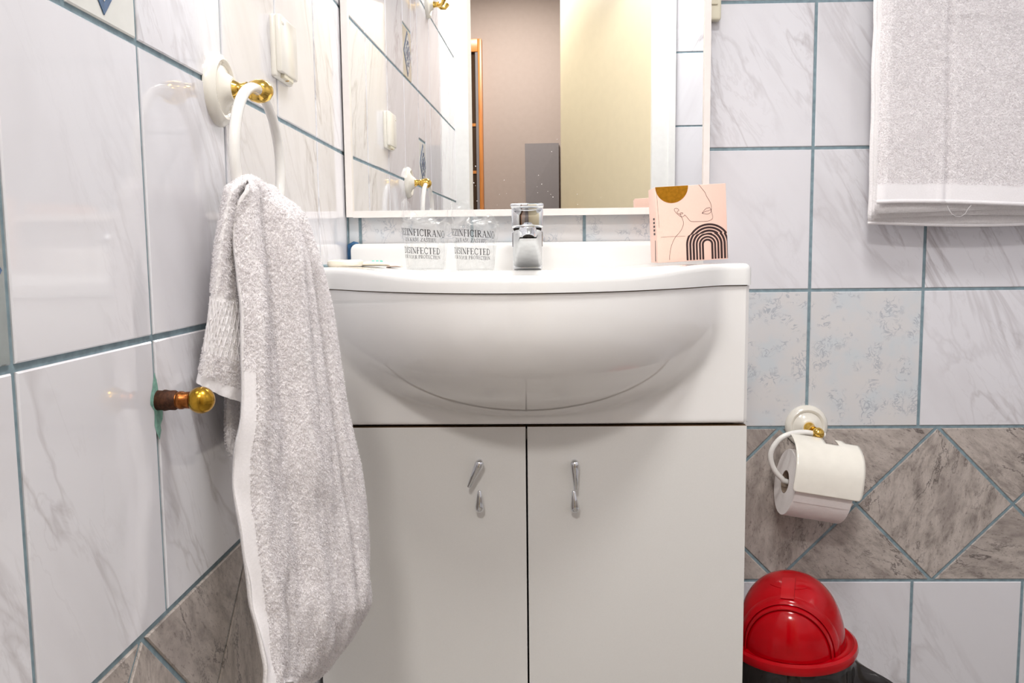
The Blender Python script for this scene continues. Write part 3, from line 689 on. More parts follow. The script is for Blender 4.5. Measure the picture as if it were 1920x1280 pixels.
# ------------------------------------------------------------------ wrapped cups
def cup(x, y, seed, spin, label):
    z0 = ztop(x); r0, r1, H = .0285, .0345, .0755; rn = random.Random(seed)
    t = thing('wrapped_cup', label, 'cup', (x, y, z0), 'disinfected cups in plastic bags')
    part('cup', MB().lathe([(0, .003), (r0-.002, .003), (r0, 0), (r0+.0006, .002), (r0+(r1-r0)*.55, H*.55), (r1, H-.004), (r1+.0016, H-.003), (r1+.0018, H), (r1, H+.0006)], (x, y, z0), n=40, cap=False), M_cup, t)
    rows = []; nA = 72
    off = [rn.uniform(0, 6.28) for _ in range(6)]
    for j, v in enumerate(np.linspace(0, 1, 34)):
        rw = []
        for k in range(nA):
            a = 2*pi*k/nA; z = v*(H+.040)
            base = r0+(r1-r0)*min(1, z/H)+.0016
            if z > H: q = (z-H)/.040; base = base*(1-.25*q)
            wr = (.0007+.0016*v*v)*(sin(4*a+off[0]+3*v)+.6*sin(7*a+off[1]-4*v)+.4*abs(sin(9*a+off[2]+2*v)))
            xx = cos(a)*(base+wr); yy = sin(a)*(base+wr)
            if z > H:                    # pinched shut into a flat, crumpled fin
                q = (z-H)/.040; yy *= (1-.85*q**.7); xx *= 1+.42*q; yy += .003*q*sin(8*cos(a)*2+off[3]); z = H+(z-H)*(.55+.35*sin(2.2*cos(a)+off[4])+.2*sin(7*cos(a)+off[5]))
            elif v > .12:                # a loose wing of film on either side
                sidew = max(0, abs(cos(a))-.86)/.14; xx += math.copysign(sidew*.006*sstep(.15, .95, v)*(1+.4*sin(9*v+off[1])), cos(a))
            rw.append((x+xx, y+yy, z0+max(.0006, z)))
        rows.append(rw)
    part('plastic_bag', MB().grid(rows, 0, True), M_film, t, label='crumpled clear plastic bag', ang=25)
    L = MB()
    for txt, zc, h, ws, tilt, wob in (('DEZINFICIRANO', .0545, .0105, .94, -.07, .0), ('ZA VAŠU ZAŠTITU', .0456, .0058, .92, -.05, 0), ('DISINFECTED', .0265, .0098, .92, -.05, 0), ('FOR YOUR PROTECTION', .0186, .0056, .88, -.03, .0005)):
        Q, w_ = text_quads(txt, h, ws)
        for q in Q:
            V = []
            for (px, pz) in q:
                zz = zc+pz+tilt*px+wob*sin(px*180); rr_ = r0+(r1-r0)*zz/H+.0044; a = -pi/2+spin+px/rr_
                V.append((x+cos(a)*rr_, y+sin(a)*rr_, z0+zz))
            L.add(V, [(0, 1, 2, 3)])
    part('lettering', L, M_ink, t, label='black lettering DEZINFICIRANO ZA VAŠU ZAŠTITU DISINFECTED FOR YOUR PROTECTION', smooth=False)
cup(.163, -.165, 3, -.02-.12, 'bag-wrapped clear cup with black lettering, left of the pair, nearer the soap')
cup(.2435, -.165, 11, -.16, 'bag-wrapped clear cup with black lettering, right of the pair, beside the tap')

# ------------------------------------------------------------------ toiletries on the left of the basin
sx, sy = .0375, -.20; z0 = ztop(sx)
mb = MB(); rows = []
for r, h in ((.001, .0005), (.026, 0), (.0285, .0035), (.028, .0075), (.024, .0098), (.001, .0105)):
    rows.append([(sx+cos(a)*r*(1+.02*sin(7*a)), sy+sin(a)*r*.9*(1+.03*sin(5*a+1)), z0+h+.0012*r/.028*cos(3*a)*(h > .003)) for a in np.linspace(0, 2*pi, 41)[:-1]])
soap = single('wrapped_soap', mb.grid(rows, 0, True), M_soap, 'round cream-wrapped soap at the left end of the washbasin', 'soap', (sx, sy, z0))
kit = thing('toiletry_sachet', 'slim cream sachet with teal dots lying behind the wrapped soap', 'sachet', (.09, -.165, ztop(.09)))
zk = ztop(.07)
def pillow(xa, xb, ya, yb, za, th, n=18):
    P = []
    for i in range(n+1):
        u = i/n; P.append([])
        for k in range(20):
            a = 2*pi*k/20; hgt = th*(sin(pi*min(1, max(0, u)))**.35)
            yy = (ya+yb)/2+(yb-ya)/2*cos(a); P[-1].append((xa+(xb-xa)*u, yy+.004*(u-.5), za+.0004+hgt*(.5+.5*sin(a))))
    return MB().grid(P, 0, True)
part('pouch', pillow(.055, .108, -.185, -.152, zk-.0005, .0085), M_soap, kit)
part('tail', pillow(.10, .124, -.18, -.155, ztop(.11)-.0003, .006), plain('pale_pink_film', (246, 226, 214), .35), kit)
d3 = MB()
for x in (.079, .0855, .092): d3.ball((x, -.178, zk+.0074), .0026, 12, 8, sc=(1, .6, .8))
part('teal_dots', d3, M_teal, kit, label='three teal dots')

# ------------------------------------------------------------------ pink box
bw, bh, bdp = .1112, .1182, .062
B0 = Vector((.5347, -.200, .8614)); tl_ = .047; yw = .035
ex = Vector((cos(tl_)*cos(yw), sin(yw), sin(tl_))).normalized(); ez = Vector((-sin(tl_)-.008, 0, cos(tl_))).normalized(); ey = ez.cross(ex).normalized(); ez = ex.cross(ey)
def bp(u, v, d=0): return B0+ex*(u*bw)+ez*(v*bh)+ey*d     # d > 0 goes back into the box
box = thing('pink_box', 'pink card box with gold half disc and dark arches on the washbasin', 'box', (.59, -.17, .8605))
Mx = Matrix(((ex.x, ey.x, ez.x, B0.x), (ex.y, ey.y, ez.y, B0.y), (ex.z, ey.z, ez.z, B0.z), (0, 0, 0, 1)))
part('carton', MB().rbox((0, 0, 0), (bw, bdp, bh), .0008, 2, M=Mx), M_pink, box)
g_ = MB(); A = np.linspace(pi, 2*pi, 40)
g_.add([bp(.235, .999, -.0003)]+[bp(.235+.232*cos(a), .999+.219*sin(a), -.0003) for a in A], [(0, i+1, i+2) for i in range(39)])
part('gold_half_disc', g_, M_gold, box, label='gold foil half disc', smooth=False)
part('top_edge_gold', MB().add([bp(.02, 1, -.0003), bp(.465, 1, -.0003), bp(.465, 1.004, .004), bp(.02, 1.004, .004)], [(0, 1, 2, 3)]), M_goldpale, box, smooth=False)
ar = MB(); cu, cv = .713, .2107; vs = .352
for r0_, r1_ in ((48, 74), (87, 111), (128, 152), (167, 195), (210, 237), (252, 278)):
    P = [[], []]
    path = [(-1, .012)]+[(cos(a), None, sin(a)) for a in np.linspace(pi, 0, 41)]+[(1, .012)]
    for q in path:
        for kk, rr_ in ((0, r0_/915), (1, r1_/915)):
            if len(q) == 2: u, vv = cu+q[0]*rr_, q[1]
            else: u, vv = cu+q[0]*rr_, cv+q[2]*rr_*.905
            if vv > vs: u += .022
            P[kk].append(bp(min(u, .997), vv, -.0003))
    ar.grid(P)
part('arch_print', ar, M_print, box, label='concentric dark brown arches', smooth=False)
def zu(x, y): return ((x-190)/915, (1160-.0546*(x-190)-y)/1008)
def stroke(mb, pts, wd=.0005, sm=True):
    P = [bp(*zu(*p), -.0003) for p in pts]
    if sm:                                   # Catmull-Rom through the points
        Q = []
        for i in range(len(P)-1):
            p0, p1, p2, p3 = P[max(0, i-1)], P[i], P[i+1], P[min(len(P)-1, i+2)]
            for t in (0, .25, .5, .75): Q.append(.5*((2*p1)+(p2-p0)*t+(2*p0-5*p1+4*p2-p3)*t*t+(3*p1-p0-3*p2+p3)*t**3))
        P = Q+[P[-1]]
    rows = [[], []]
    for i, p in enumerate(P):
        t = (P[min(i+1, len(P)-1)]-P[max(i-1, 0)]).normalized(); nv = ey.cross(t)*wd/2
        rows[0].append(p+nv); rows[1].append(p-nv)
    mb.grid(rows)
fl = MB()
stroke(fl, [(755, 118), (790, 165), (835, 225), (850, 270), (885, 330), (905, 380), (910, 430), (908, 470), (916, 510), (922, 540), (915, 575), (880, 597), (830, 606), (740, 608), (650, 608), (622, 594), (600, 565), (575, 535), (558, 520), (545, 540), (515, 545), (480, 520), (450, 490), (430, 460), (430, 440), (455, 432), (482, 445), (485, 465), (465, 475), (470, 495), (500, 510), (530, 505), (538, 495), (515, 490), (502, 507), (515, 540), (535, 590), (540, 640), (520, 700), (480, 760), (430, 815), (395, 880), (365, 960), (347, 1060), (343, 1120)])
stroke(fl, [(785, 500), (820, 455), (850, 430), (865, 432), (880, 422), (900, 440), (905, 465), (890, 495), (850, 510), (785, 500)])
stroke(fl, [(785, 500), (830, 475), (860, 468), (905, 450)])
stroke(fl, [(240, 818), (430, 806), (560, 803)], .0003); stroke(fl, [(205, 155), (215, 430), (225, 690)], .0003)
part('line_drawing', fl, M_print, box, label='thin line drawing of a face in profile', smooth=False)
sp_ = MB()
for i, v in enumerate((.60, .55, .50, .45, .40)):
    sp_.add([B0-ex*.0003+ez*(v*bh)+ey*d for d in (.012, .026)]+[B0-ex*.0003+ez*((v-.028)*bh)+ey*d for d in (.026, .012)], [(0, 1, 2, 3)])
sp_.add([B0-ex*.0003+ez*(.30*bh)+ey*.012, B0-ex*.0003+ez*(.30*bh)+ey*.016, B0-ex*.0003+ez*(.02*bh)+ey*.022, B0-ex*.0003+ez*(.02*bh)+ey*.016], [(0, 1, 2, 3)])
part('side_print', sp_, M_print, box, smooth=False)

# ------------------------------------------------------------------ toilet paper holder
hx, hz_ = .8367, .5585; tilt = math.radians(-9.5)
tp = thing('paper_holder', 'cream toilet paper holder with brass stem on the back wall', 'paper holder', (hx, 0, hz_))
part('wall_plate', MB().lathe(plate_prof, (hx, 0, hz_), (0, -1, 0), 48), M_cream, tp)
part('stem', MB().lathe([(.0095, .016), (.0105, .019), (.0095, .024), (.006, .030), (.0055, .040), (.0075, .046)], (hx, 0, hz_), (0, -1, 0), 22), M_brass, tp, label='brass stem')
part('ball', MB().ball((hx+.004, -.056, hz_-.003), .0108, 22, 14), M_brass, tp, label='brass ball')
RC = Vector((hx-.006, -.066, .463))           # middle of the roll axis
ea = Vector((cos(tilt), 0, sin(tilt))); eu = Vector((-sin(tilt), 0, cos(tilt))); ef = Vector((0, -1, 0))
def tpp(a, u, f): return RC+ea*a+eu*u+ef*f
half = .050
wire = [tpp(.008, .091, -.012), tpp(-.008, .091, -.012), tpp(-.03, .092, -.006), tpp(-.053, .088, .001), tpp(-.072, .077, .003), tpp(-.083, .058, .003), tpp(-.084, .040, .002), tpp(-.074, .020, .001), tpp(-.058, .006, 0), tpp(-.04, .0, 0), tpp(.055, 0, 0)]
def smooth(P, k=5):
    Q = []
    for i in range(len(P)-1):
        p0, p1, p2, p3 = P[max(0, i-1)], P[i], P[i+1], P[min(len(P)-1, i+2)]
        for j in range(k): t = j/k; Q.append(.5*((2*p1)+(p2-p0)*t+(2*p0-5*p1+4*p2-p3)*t*t+(3*p1-p0-3*p2+p3)*t**3))
    return Q+[P[-1]]
part('wire_arm', MB().tube(smooth(wire), .0048, 12), M_enamel, tp)
# the curved cover plate hanging from the bar
cv_ = MB(); prof_ = []
for t in np.linspace(0, 1, 20):
    a = math.radians(118-138*t); rad = .0595
    prof_.append((rad*sin(a), rad*cos(a)))
pr = [(.087, .000), (.0855, .012), (.081, .028), (.073, .043), (.061, .0555), (.044, .0640), (.026, .0678), (.012, .0690), (.001, .0692)]
us = np.linspace(-.058, .060, 26)
rowsF = []; 
def cov(u, f, a, th): return tpp(a, u, f-th)
prs = smooth([Vector((p[0], p[1], 0)) for p in pr], 4); NU = len(prs)
def cover_pts(th):
    G_ = []
    for i, p in enumerate(prs):
        row = []
        for a in us:
            aa = a
            edgec = .0
            if i > NU-5: k_ = (i-(NU-5))/4; lim = .060-.006*(1-math.sqrt(max(0, 1-k_*k_))); aa = max(-.0585+(.060-lim), min(lim, a))
            if i < 5 and a > .03: edgec = -.0
            row.append(tpp(aa, p.x, p.y-th))
        G_.append(row)
    return G_
cg = cover_pts(0)
cmb = MB(); keep = lambda i, j: not (i < 7 and -.004 < us[j] < .019) and not (i < 4 and us[j] > .034)
V = [p for r in cg for p in r]; nb = len(us)
cmb.add(V, [(i*nb+j, i*nb+j+1, (i+1)*nb+j+1, (i+1)*nb+j) for i in range(NU-1) for j in range(nb-1) if keep(i, j)])
co = part('cover', cmb, M_cream, tp, label='curved cream cover plate')
md = co.modifiers.new('thick', 'SOLIDIFY'); md.thickness = .0016; md.offset = 0
rl = thing('toilet_roll', 'white toilet paper roll hanging in the wall holder', 'toilet roll', tuple(tpp(0, -.05, 0)))
RO, RI = .0585, .0205
def rollring(a, r, jit=0): return [tpp(a, (r+jit*noise.noise(Vector((k*.5, a*60, 3))))*cos(2*pi*k/60), (r+jit*noise.noise(Vector((k*.5, a*60, 3))))*sin(2*pi*k/60)) for k in range(60)]
part('paper', MB().grid([rollring(-half, RI), rollring(-half, RO-.006, .0004), rollring(-half, RO-.0006), rollring(-half+.001, RO)]+[rollring(a, RO, .0006) for a in np.linspace(-half+.003, half-.003, 16)]+[rollring(half-.001, RO), rollring(half, RO-.001), rollring(half, RI)], 0, True), M_paper, rl)
part('core', MB().grid([rollring(-half, RI), rollring(-half, RI-.0012), rollring(half, RI-.0012), rollring(half, RI)], 0, True), M_core, rl, label='cardboard core')
part('loose_sheet', MB().grid([[tpp(a, (RO+.0012)*cos(t), (RO+.0012)*sin(t)) for a in np.linspace(-half+.001, half-.001, 12)] for t in np.linspace(.6, 1.9, 22)]), M_paper, rl)

# ------------------------------------------------------------------ towels
def cr(P, k):
    """Catmull-Rom resample of an array of points (n, ...) to n*k samples"""
    P = np.asarray(P, float); n = len(P); T = np.linspace(0, n-1, k); out = []
    for t in T:
        i = min(int(t), n-2); f = t-i; p0, p1, p2, p3 = P[max(0, i-1)], P[i], P[i+1], P[min(n-1, i+2)]
        out.append(.5*((2*p1)+(p2-p0)*f+(2*p0-5*p1+4*p2-p3)*f*f+(3*p1-p0-3*p2+p3)*f**3))
    return np.array(out)
def normals(Pg):
    du = np.gradient(Pg, axis=1); dv = np.gradient(Pg, axis=0); n = np.cross(du, dv); return n/np.maximum(np.linalg.norm(n, axis=2, keepdims=True), 1e-9)
def pile(name, Pg, Ng, count, parent, mask=None, length=.0030, lay=.9, mat=None, lift=.0017):
    n, m_ = Pg.shape[:2]
    A = np.linalg.norm(np.cross(Pg[1:, :-1]-Pg[:-1, :-1], Pg[:-1, 1:]-Pg[:-1, :-1]), axis=2)
    if mask is not None: A = A*mask[:-1, :-1]
    c = rng.choice(A.size, count, p=(A/A.sum()).ravel()); i, j = np.divmod(c, m_-1); f, g = rng.random(count)[:, None], rng.random(count)[:, None]
    p = Pg[i, j]*(1-f)*(1-g)+Pg[i+1, j]*f*(1-g)+Pg[i, j+1]*(1-f)*g+Pg[i+1, j+1]*f*g
    nn = Ng[i, j]; p = p+nn*lift; rt = rng.normal(size=(count, 3)); rt -= nn*(rt*nn).sum(1, keepdims=True); rt /= np.linalg.norm(rt, axis=1, keepdims=True)
    L = length*(.7+.6*rng.random((count, 1))); d1 = nn+rt*lay*rng.random((count, 1)); d1 /= np.linalg.norm(d1, axis=1, keepdims=True)
    d2 = nn*.25+rt+np.array([0, 0, -.45]); d2 /= np.linalg.norm(d2, axis=1, keepdims=True)
    sd = np.cross(d1, rt+.3*rng.normal(size=(count, 3))); sd /= np.maximum(np.linalg.norm(sd, axis=1, keepdims=True), 1e-6); wv = .00045*(.7+.6*rng.random((count, 1)))
    q = p+d1*L*.6; e = q+d2*L*.45
    V = np.stack([p-sd*wv, p+sd*wv, q+sd*wv, q-sd*wv, e+sd*wv*.5, e-sd*wv*.5], 1).reshape(-1, 3)-np.array(root(parent))
    b = (np.arange(count)*6)[:, None]; Fq = np.concatenate([b+np.array([0, 1, 2, 3]), b+np.array([3, 2, 4, 5])], 0)
    me = bpy.data.meshes.new(name); me.vertices.add(len(V)); me.vertices.foreach_set('co', V.ravel())
    me.loops.add(Fq.size); me.loops.foreach_set('vertex_index', Fq.ravel().astype(np.int32)); me.polygons.add(len(Fq))
    me.polygons.foreach_set('loop_start', np.arange(0, Fq.size, 4, dtype=np.int32)); me.polygons.foreach_set('loop_total', np.full(len(Fq), 4, dtype=np.int32))
    me.update(calc_edges=True); me.materials.append(mat or M_pile); o = link(name, me, parent); o['kind'] = 'stuff'; return o
def fbm(x, y, s): return noise.fractal(Vector((x, y, s)), .8, 2, 3)

# ---- hand towel through the ring: one sheet, wall-side flap, over the ring, room-side flap
ht = thing('hand_towel', 'white terry hand towel hanging through the towel ring', 'towel', (.075, -.68, .37))
FR = [((.0652, -.735, .9420), (.0652, -.63, .9420)), ((.0662, -.7383, .9189), (.0752, -.618, .9244)), ((.0677, -.7417, .8781), (.0889, -.606, .8806)), ((.0692, -.745, .8372), (.0984, -.594, .8382)),
      ((.0694, -.7483, .7911), (.1082, -.582, .7728)), ((.0682, -.7517, .7344), (.1171, -.57, .7018)), ((.0619, -.755, .6827), (.128, -.558, .6346)), ((.0581, -.755, .6403), (.133, -.546, .5718)),
      ((.0624, -.755, .5921), (.1367, -.54, .5091)), ((.068, -.755, .5488), (.1395, -.54, .4626)), ((.0726, -.755, .505), (.1282, -.54, .4406)), ((.0763, -.755, .4636), (.1003, -.54, .4025)), ((.0789, -.755, .4440), (.0655, -.54, .3641))]
BK = [((.0537, -.70, .9440), (.050, -.745, .9400)), ((.0485, -.70, .9209), (.0449, -.745, .9188)), ((.0465, -.70, .8835), (.0379, -.745, .8886)), ((.0480, -.70, .8459), (.0331, -.745, .8529)),
      ((.0515, -.70, .8078), (.0277, -.745, .8144)), ((.0557, -.70, .7585), (.0198, -.745, .7781)), ((.0554, -.70, .7225), (.0129, -.745, .7536))]
NS = 150
s_ = np.linspace(0, 1, NS)
def front_rows(k):
    A = cr([a for a, b in FR], k); B = cr([b for a, b in FR], k); rows = []
    for i in range(k):
        t = i/(k-1); a, b = A[i], B[i]; d = b-a; ln = np.linalg.norm(d[:2]); nv = np.array([d[1], -d[0], 0])/ln     # towards the camera side
        amp = .017*sstep(0, .10, t)*(1-.2*t)+.003
        s = s_; sh = .03*t
        fold = np.zeros(NS)
        for c, wd, h in ((.42-.05*t, .085, 1.0), (.60-.02*t, .065, .75), (.78+.02*t, .10, .9)):
            fold += h*np.exp(-((s-c)/(wd*(1+.9*t)))**2)
        fold = fold*(1-.45*t)-.6*np.exp(-((s-.27)/(.09))**2)*(1-.5*t)-.5*np.exp(-((s-.70)/.04)**2)
        curl = -.9*np.exp(-(s/.05)**2)-1.2*np.exp(-((1-s)/.05)**2)
        wob = np.array([fbm(q*5, t*4, 2.2) for q in s])*.45
        P = a[None, :]+d[None, :]*s[:, None]
        P = P+nv[None, :]*(amp*(fold+curl+wob*(.3+t)))[:, None]
        P[:, 2] += .006*np.sin(s*6+1)*t
        rows.append(P)
    return rows
def back_rows(k):
    A = cr([a for a, b in BK], k); B = cr([b for a, b in BK], k); rows = []
    for i in range(k):
        t = i/(k-1); Wp = np.array([max(.012, B[i][0]-.012), -.60, A[i][2]-.004+.02*t]); Mid = np.array([B[i][0]*.5+.5*Wp[0]-.001, -.72, B[i][2]+.004])
        c = cr(np.array([A[i], A[i]*.55+B[i]*.45+np.array([.001, -.007, 0]), B[i], Mid, Wp]), NS)
        wob = np.array([fbm(q*6, t*5, 7.7) for q in s_]); c[:, 1] -= .0025*wob*t; c[:, 0] = np.maximum(c[:, 0]+.001*wob, .006)
        rows.append(c)
    return rows
fr_ = front_rows(120); br_ = back_rows(50)
top = []
for f in np.linspace(0, 1, 11)[1:-1]:
    P = br_[0]*(1-f)+fr_[0]*f; P[:, 2] += .012*sin(pi*f)*(1-.25*np.abs(2*s_-1))+.0025*np.sin(s_*14)*sin(pi*f); top.append(P)
SH = np.array(br_[::-1]+top+fr_); NB = len(br_); NTp = len(top)
NG = -normals(SH)
mid = SH[NB+NTp+60, NS//2]; 
if NG[NB+NTp+60, NS//2] @ (np.array(CAM)-mid) < 0: NG = -NG
cl_ = part('cloth', MB().grid([[tuple(p) for p in r] for r in SH]), M_terry, ht, ang=180)
md = cl_.modifiers.new('thick', 'SOLIDIFY'); md.thickness = .0045; md.offset = 0
rowi = np.arange(len(SH))[:, None]; ss = np.broadcast_to(s_[None, :], SH.shape[:2])
front_i = NB+NTp; hemF = (rowi > len(SH)-4); sel = (rowi >= front_i+44) & (ss < .045)
band = (rowi > NB-1-40) & (rowi < NB-1-27); hemB = rowi < 4
mask = np.ones(SH.shape[:2]); mask[np.broadcast_to(hemF | hemB, mask.shape) | sel] = 0; mask[np.broadcast_to(band, mask.shape)] = .12
pile('pile', SH, NG, 130000, ht, mask); 
def ribbon(Pg, Ng, off, th=.0022):
    return MB().grid([[tuple(p) for p in r] for r in (Pg+Ng*off)])
part('selvage', ribbon(SH[front_i+42:, :8], NG[front_i+42:, :8], .0029), M_hem, ht, label='flat woven edge band', ang=180)
part('hem', ribbon(SH[-5:, :], NG[-5:, :], .0030), M_hem, ht, ang=180)
part('hem', ribbon(SH[:5, :], NG[:5, :], .0030), M_hem, ht, ang=180)
wb = MB(); bl = NB-1
for k in range(14):                              # raised diagonal weave of the border band on the wall-side flap
    a = [tuple(SH[bl-int(28+11*f), int(min(NS-1, max(0, 4+k*6+f*16)))]+NG[bl-int(28+11*f), int(min(NS-1, max(0, 4+k*6+f*16)))]*.0026) for f in np.linspace(0, 1, 6)]
    b = [tuple(SH[bl-int(28+11*f), int(min(NS-1, max(0, 20+k*6-f*16)))]+NG[bl-int(28+11*f), int(min(NS-1, max(0, 20+k*6-f*16)))]*.0026) for f in np.linspace(0, 1, 6)]
    wb.tube(a, .0007, 5); wb.tube(b, .0007, 5)
part('border_weave', wb, M_hem, ht)
# inner fold that shows below the wall-side flap
IN = [((.024, -.69, .80), (.046, -.66, .80)), ((.0201, -.69, .7574), (.0421, -.66, .753)), ((.0181, -.69, .7238), (.0406, -.66, .7154)), ((.0168, -.69, .684), (.0387, -.66, .6686)), ((.0215, -.69, .6728), (.0381, -.66, .6539))]
A = cr([a for a, b in IN], 40); B = cr([b for a, b in IN], 40)
IG = np.array([[cr(np.array([[max(.009, A[i][0]-.006), -.63, A[i][2]], A[i], A[i]*.5+B[i]*.5+np.array([.0, -.004, 0]), B[i], B[i]+np.array([.03, .0, 0])]), 50)] for i in range(40)])[:, 0]
IN_N = normals(IG); 
if IN_N[20, 20] @ (np.array(CAM)-IG[20, 20]) < 0: IN_N = -IN_N
io = part('inner_fold', MB().grid([[tuple(p) for p in r] for r in IG]), M_terry, ht, ang=180)
md = io.modifiers.new('thick', 'SOLIDIFY'); md.thickness = .0035; md.offset = 0
pile('inner_pile', IG, IN_N, 10000, ht)

# ---- bath towel on the rail, upper right
bt = thing('bath_towel', 'large white bath towel folded over the rail on the back wall', 'towel', (1.12, -.075, .93))
railz = 1.60
rail = thing('towel_rail', 'white towel rail on the back wall above the bath towel', 'towel rail', (1.12, 0, railz))
part('bar', MB().tube([(.86, -.075, railz), (1.40, -.075, railz)], .007, 14), M_enamel, rail)
for x in (.875, 1.385):
    part('wall_plate', MB().lathe(plate_prof, (x, 0, railz), (0, -1, 0), 36), M_cream, rail)
    part('post', MB().lathe([(.007, .015), (.006, .066)], (x, 0, railz), (0, -1, 0), 14), M_brass, rail)
TX0, TX1 = .9135, 1.35
def sheet(yf, zb, x0, k=90, m_=120, seed=0, zt=railz):
    P = np.zeros((k, m_, 3))
    for i in range(k):
        t = i/(k-1); z = zt+(zb-zt)*t
        for j in range(m_):
            u = j/(m_-1); x = x0+(TX1-x0)*u
            y = yf-.0022*fbm(u*3, t*4, seed)-.0045*sin(pi*u*1.4+.4)*t
            cxr = 1.004+.010*t                      # vertical crease
            if seed == 1:
                y -= .0042*math.exp(-((x-cxr)/.004)**2)*(.55+.45*sin(z*9)); y += .003*math.exp(-((x-cxr-.010)/.006)**2)
                if x > cxr: y -= .003*math.exp(-((z-1.262-.02*(x-1.05))/.0035)**2)*min(1, (x-cxr)/.03)
            edge_ = math.exp(-((x-x0)/.006)**2); y += .006*edge_*edge_
            xl = x+.004*t*(1-u)+.0015*fbm(t*9, u*2, 4.5)*(1-u)
            zz = z+(.0035*sin(u*5+seed)-.004*(u))*t*t
            P[i, j] = (xl, y, zz)
    return P
def towel_part(nm, P, cnt, mask=None, thick=.005):
    N_ = normals(P); 
    if N_[10, 10, 1] > 0: N_ = -N_
    o = part(nm, MB().grid([[tuple(p) for p in r] for r in P]), M_terry, bt, ang=180); md = o.modifiers.new('thick', 'SOLIDIFY'); md.thickness = thick; md.offset = 0
    if cnt: pile('pile', P, N_, cnt, bt, mask)
    return N_
P1 = sheet(-.098, .9560, TX0, seed=1); mk = np.ones(P1.shape[:2]); mk[-5:, :] = 0; mk[:40, :] = 0
N1 = towel_part('front_layer', P1, 120000, mk)
for nm, yf, zb in (('middle_layer', -.084, .9425), ('middle_layer', -.073, .934)):
    P2 = sheet(yf, zb, TX0+.002, k=40, m_=60, seed=3+yf*50); towel_part(nm, P2, 0, thick=.006)
P3 = sheet(-.058, .9240, TX0+.001, k=40, m_=60, seed=9); towel_part('back_layer', P3, 0)
def hem_tube(P, r, dz=0):
    return MB().tube([tuple(P[-1, j]+np.array([0, 0, dz])) for j in range(P.shape[1])], r, 10)
part('hem', hem_tube(P1, .0040), M_hem, bt); part('hem', hem_tube(P3, .0030), M_hem, bt)
part('hem_stitch', MB().grid([[tuple(P1[-k, j]+N1[-k, j]*.0028) for j in range(P1.shape[1])] for k in (6, 3, 1)]), M_hem, bt, ang=180)
part('saddle', MB().grid([[(x, -.078+.020*cos(a), railz+.020*sin(a)) for x in np.linspace(TX0, TX1, 30)] for a in np.linspace(0, pi, 14)]), M_terry, bt)
th = [(1.118, -.1045, .951), (1.124, -.107, .938), (1.135, -.108, .932), (1.146, -.107, .936), (1.152, -.1055, .945), (1.158, -.1045, .951)]
part('loose_thread', MB().tube(smooth([Vector(p)-Vector((.09, 0, 0)) for p in th]), .0003, 5), M_hem, bt)

# ------------------------------------------------------------------ pedal bin with red swing lid
bcx, bcy, bz = .757, -.200, .2440
lt = Matrix.Translation((bcx, bcy, bz)) @ Matrix.Rotation(math.radians(-2.5), 4, 'Y') @ Matrix.Rotation(math.radians(1.0), 4, 'X') @ Matrix.Rotation(-.36, 4, 'Z')
rb = thing('waste_bin', 'red plastic waste bin with domed swing lid beside the cabinet', 'bin', (bcx, bcy, 0))
part('bucket', MB().lathe([(.072, .002), (.074, 0), (.078, .006), (.088, .15), (.0935, bz-.012), (.0915, bz-.012), (.086, .15), (.075, .009), (0, .009)], (bcx, bcy, 0), n=48, cap=False), M_red, rb)
def L3(p): return lt @ Vector(p)
def lathe_lid(prof, n=64):
    return MB().grid([[L3((r*cos(2*pi*k/n), r*sin(2*pi*k/n), h)) for k in range(n)] for r, h in prof], 0, True)
part('lid_rim', lathe_lid([(.083, -.008), (.096, -.014), (.1015, -.0125), (.1035, -.006), (.102, .001), (.0975, .004), (.0945, .0015), (.091, .0005), (.087, .002), (.083, .0005), (.083, -.008)]), M_red, rb)
DHT, DR = .110, .0845
def dome(th_, ph, k=1.0):      # th_ from apex, ph around
    q = sin(th_)**.82; return (DR*k*q*cos(ph), DR*k*q*sin(ph), DHT*k*cos(th_))
def dome_y(x, z, k=1.0):       # viewer's side of the dome at x, z
    th_ = math.acos(max(-1, min(1, z/(DHT*k)))); r = DR*k*sin(th_)**.82; return -math.sqrt(max(1e-8, r*r-x*x))
n_ = 72; m_ = 28
part('hood', MB().grid([[L3(dome(pi/2*i/m_, 2*pi*k/n_)) for k in range(n_)] for i in range(m_+1)], 0, True), M_red, rb, label='domed red hood')
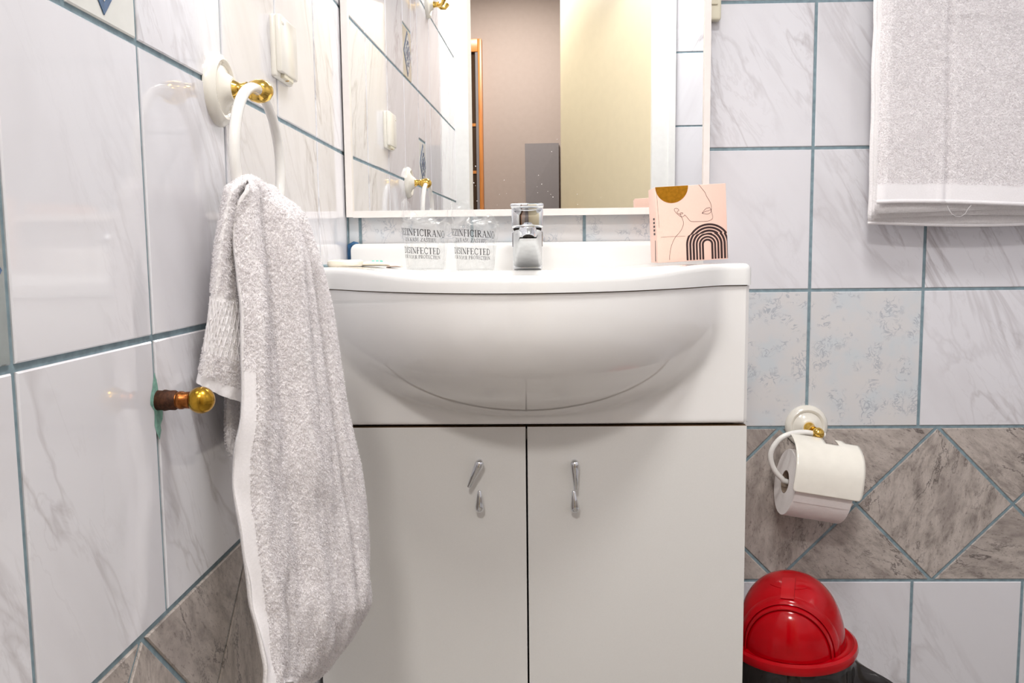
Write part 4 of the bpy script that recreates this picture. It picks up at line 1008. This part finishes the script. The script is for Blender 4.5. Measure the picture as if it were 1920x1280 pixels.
def arch(k, kd, off=0):
    return [L3((.0665*k*cos(a), dome_y(.0665*k*cos(a), .079*k*sin(a)+.002, kd)-off, .079*k*sin(a)+.002)) for a in np.linspace(0, pi, 49)]
part('swing_flap', MB().grid([arch(max(q, .001), 1.0, .0062*math.sqrt(max(0, 1-q**6))) for q in np.linspace(0, 1, 18)]), M_red, rb, label='glossy red swing flap')
part('flap_rim', MB().grid([arch(.965, 1, .003), arch(.975, 1, .0072), arch(.995, 1, .0085), arch(1.015, 1, .0072), arch(1.03, 1, .0)]), M_red, rb)
part('hood_arch', MB().grid([arch(1.03, 1, .0), arch(1.05, 1, .0045), arch(1.10, 1, .0055), arch(1.15, 1, .0045), arch(1.165, 1, -.001)]), M_red, rb)
part('strap', MB().grid([[L3((x, dome_y(x, DHT*cos(t))-o_, DHT*cos(t)+.0035)) for x, o_ in ((-.0105, -.004), (-.010, .0055), (.010, .0055), (.0105, -.004))] for t in np.linspace(.16, .62, 12)]), M_red, rb, label='raised strap over the hood')
part('hood_line', MB().tube([L3((x, dome_y(x, .101)-.0002, .1012)) for x in np.linspace(-.028, .028, 18)], .0006, 6), M_red, rb)
# bin liner hanging over the bucket edge
lin_ = thing('bin_liner', 'black plastic bag folded over the edge of the red bin', 'bin bag', (bcx, bcy, .02))
rows = []; NA = 160
for i, h in enumerate(np.linspace(0, 1, 26)):
    row = []
    for k in range(NA):
        a = 2*pi*k/NA; cr_ = fbm(cos(a)*9, sin(a)*9, h*3)*.012+.006*abs(fbm(cos(a)*16, sin(a)*16, h*9))+.004*sin(23*a+5*h)*h; rad = .0955+.012*math.sqrt(h)+cr_*h
        ear = math.exp(-((a-2*pi+.30)/.16)**2)+math.exp(-((a+.30)/.16)**2)
        rad += ear*.055*sstep(.06, .36, h); z = bz-.011-h*(.14+.03*fbm(cos(a)*3, sin(a)*3, 9))+ear*.012*h
        lim = bcx+rad*cos(a)
        if lim < .659: rad = (.659-bcx)/cos(a) if cos(a) < -.3 else rad
        row.append((bcx+rad*cos(a), min(-.006, bcy+rad*sin(a)), max(.004, z)))
    rows.append(row)
part('film', MB().grid(rows, 0, True), M_bag, lin_, ang=20)
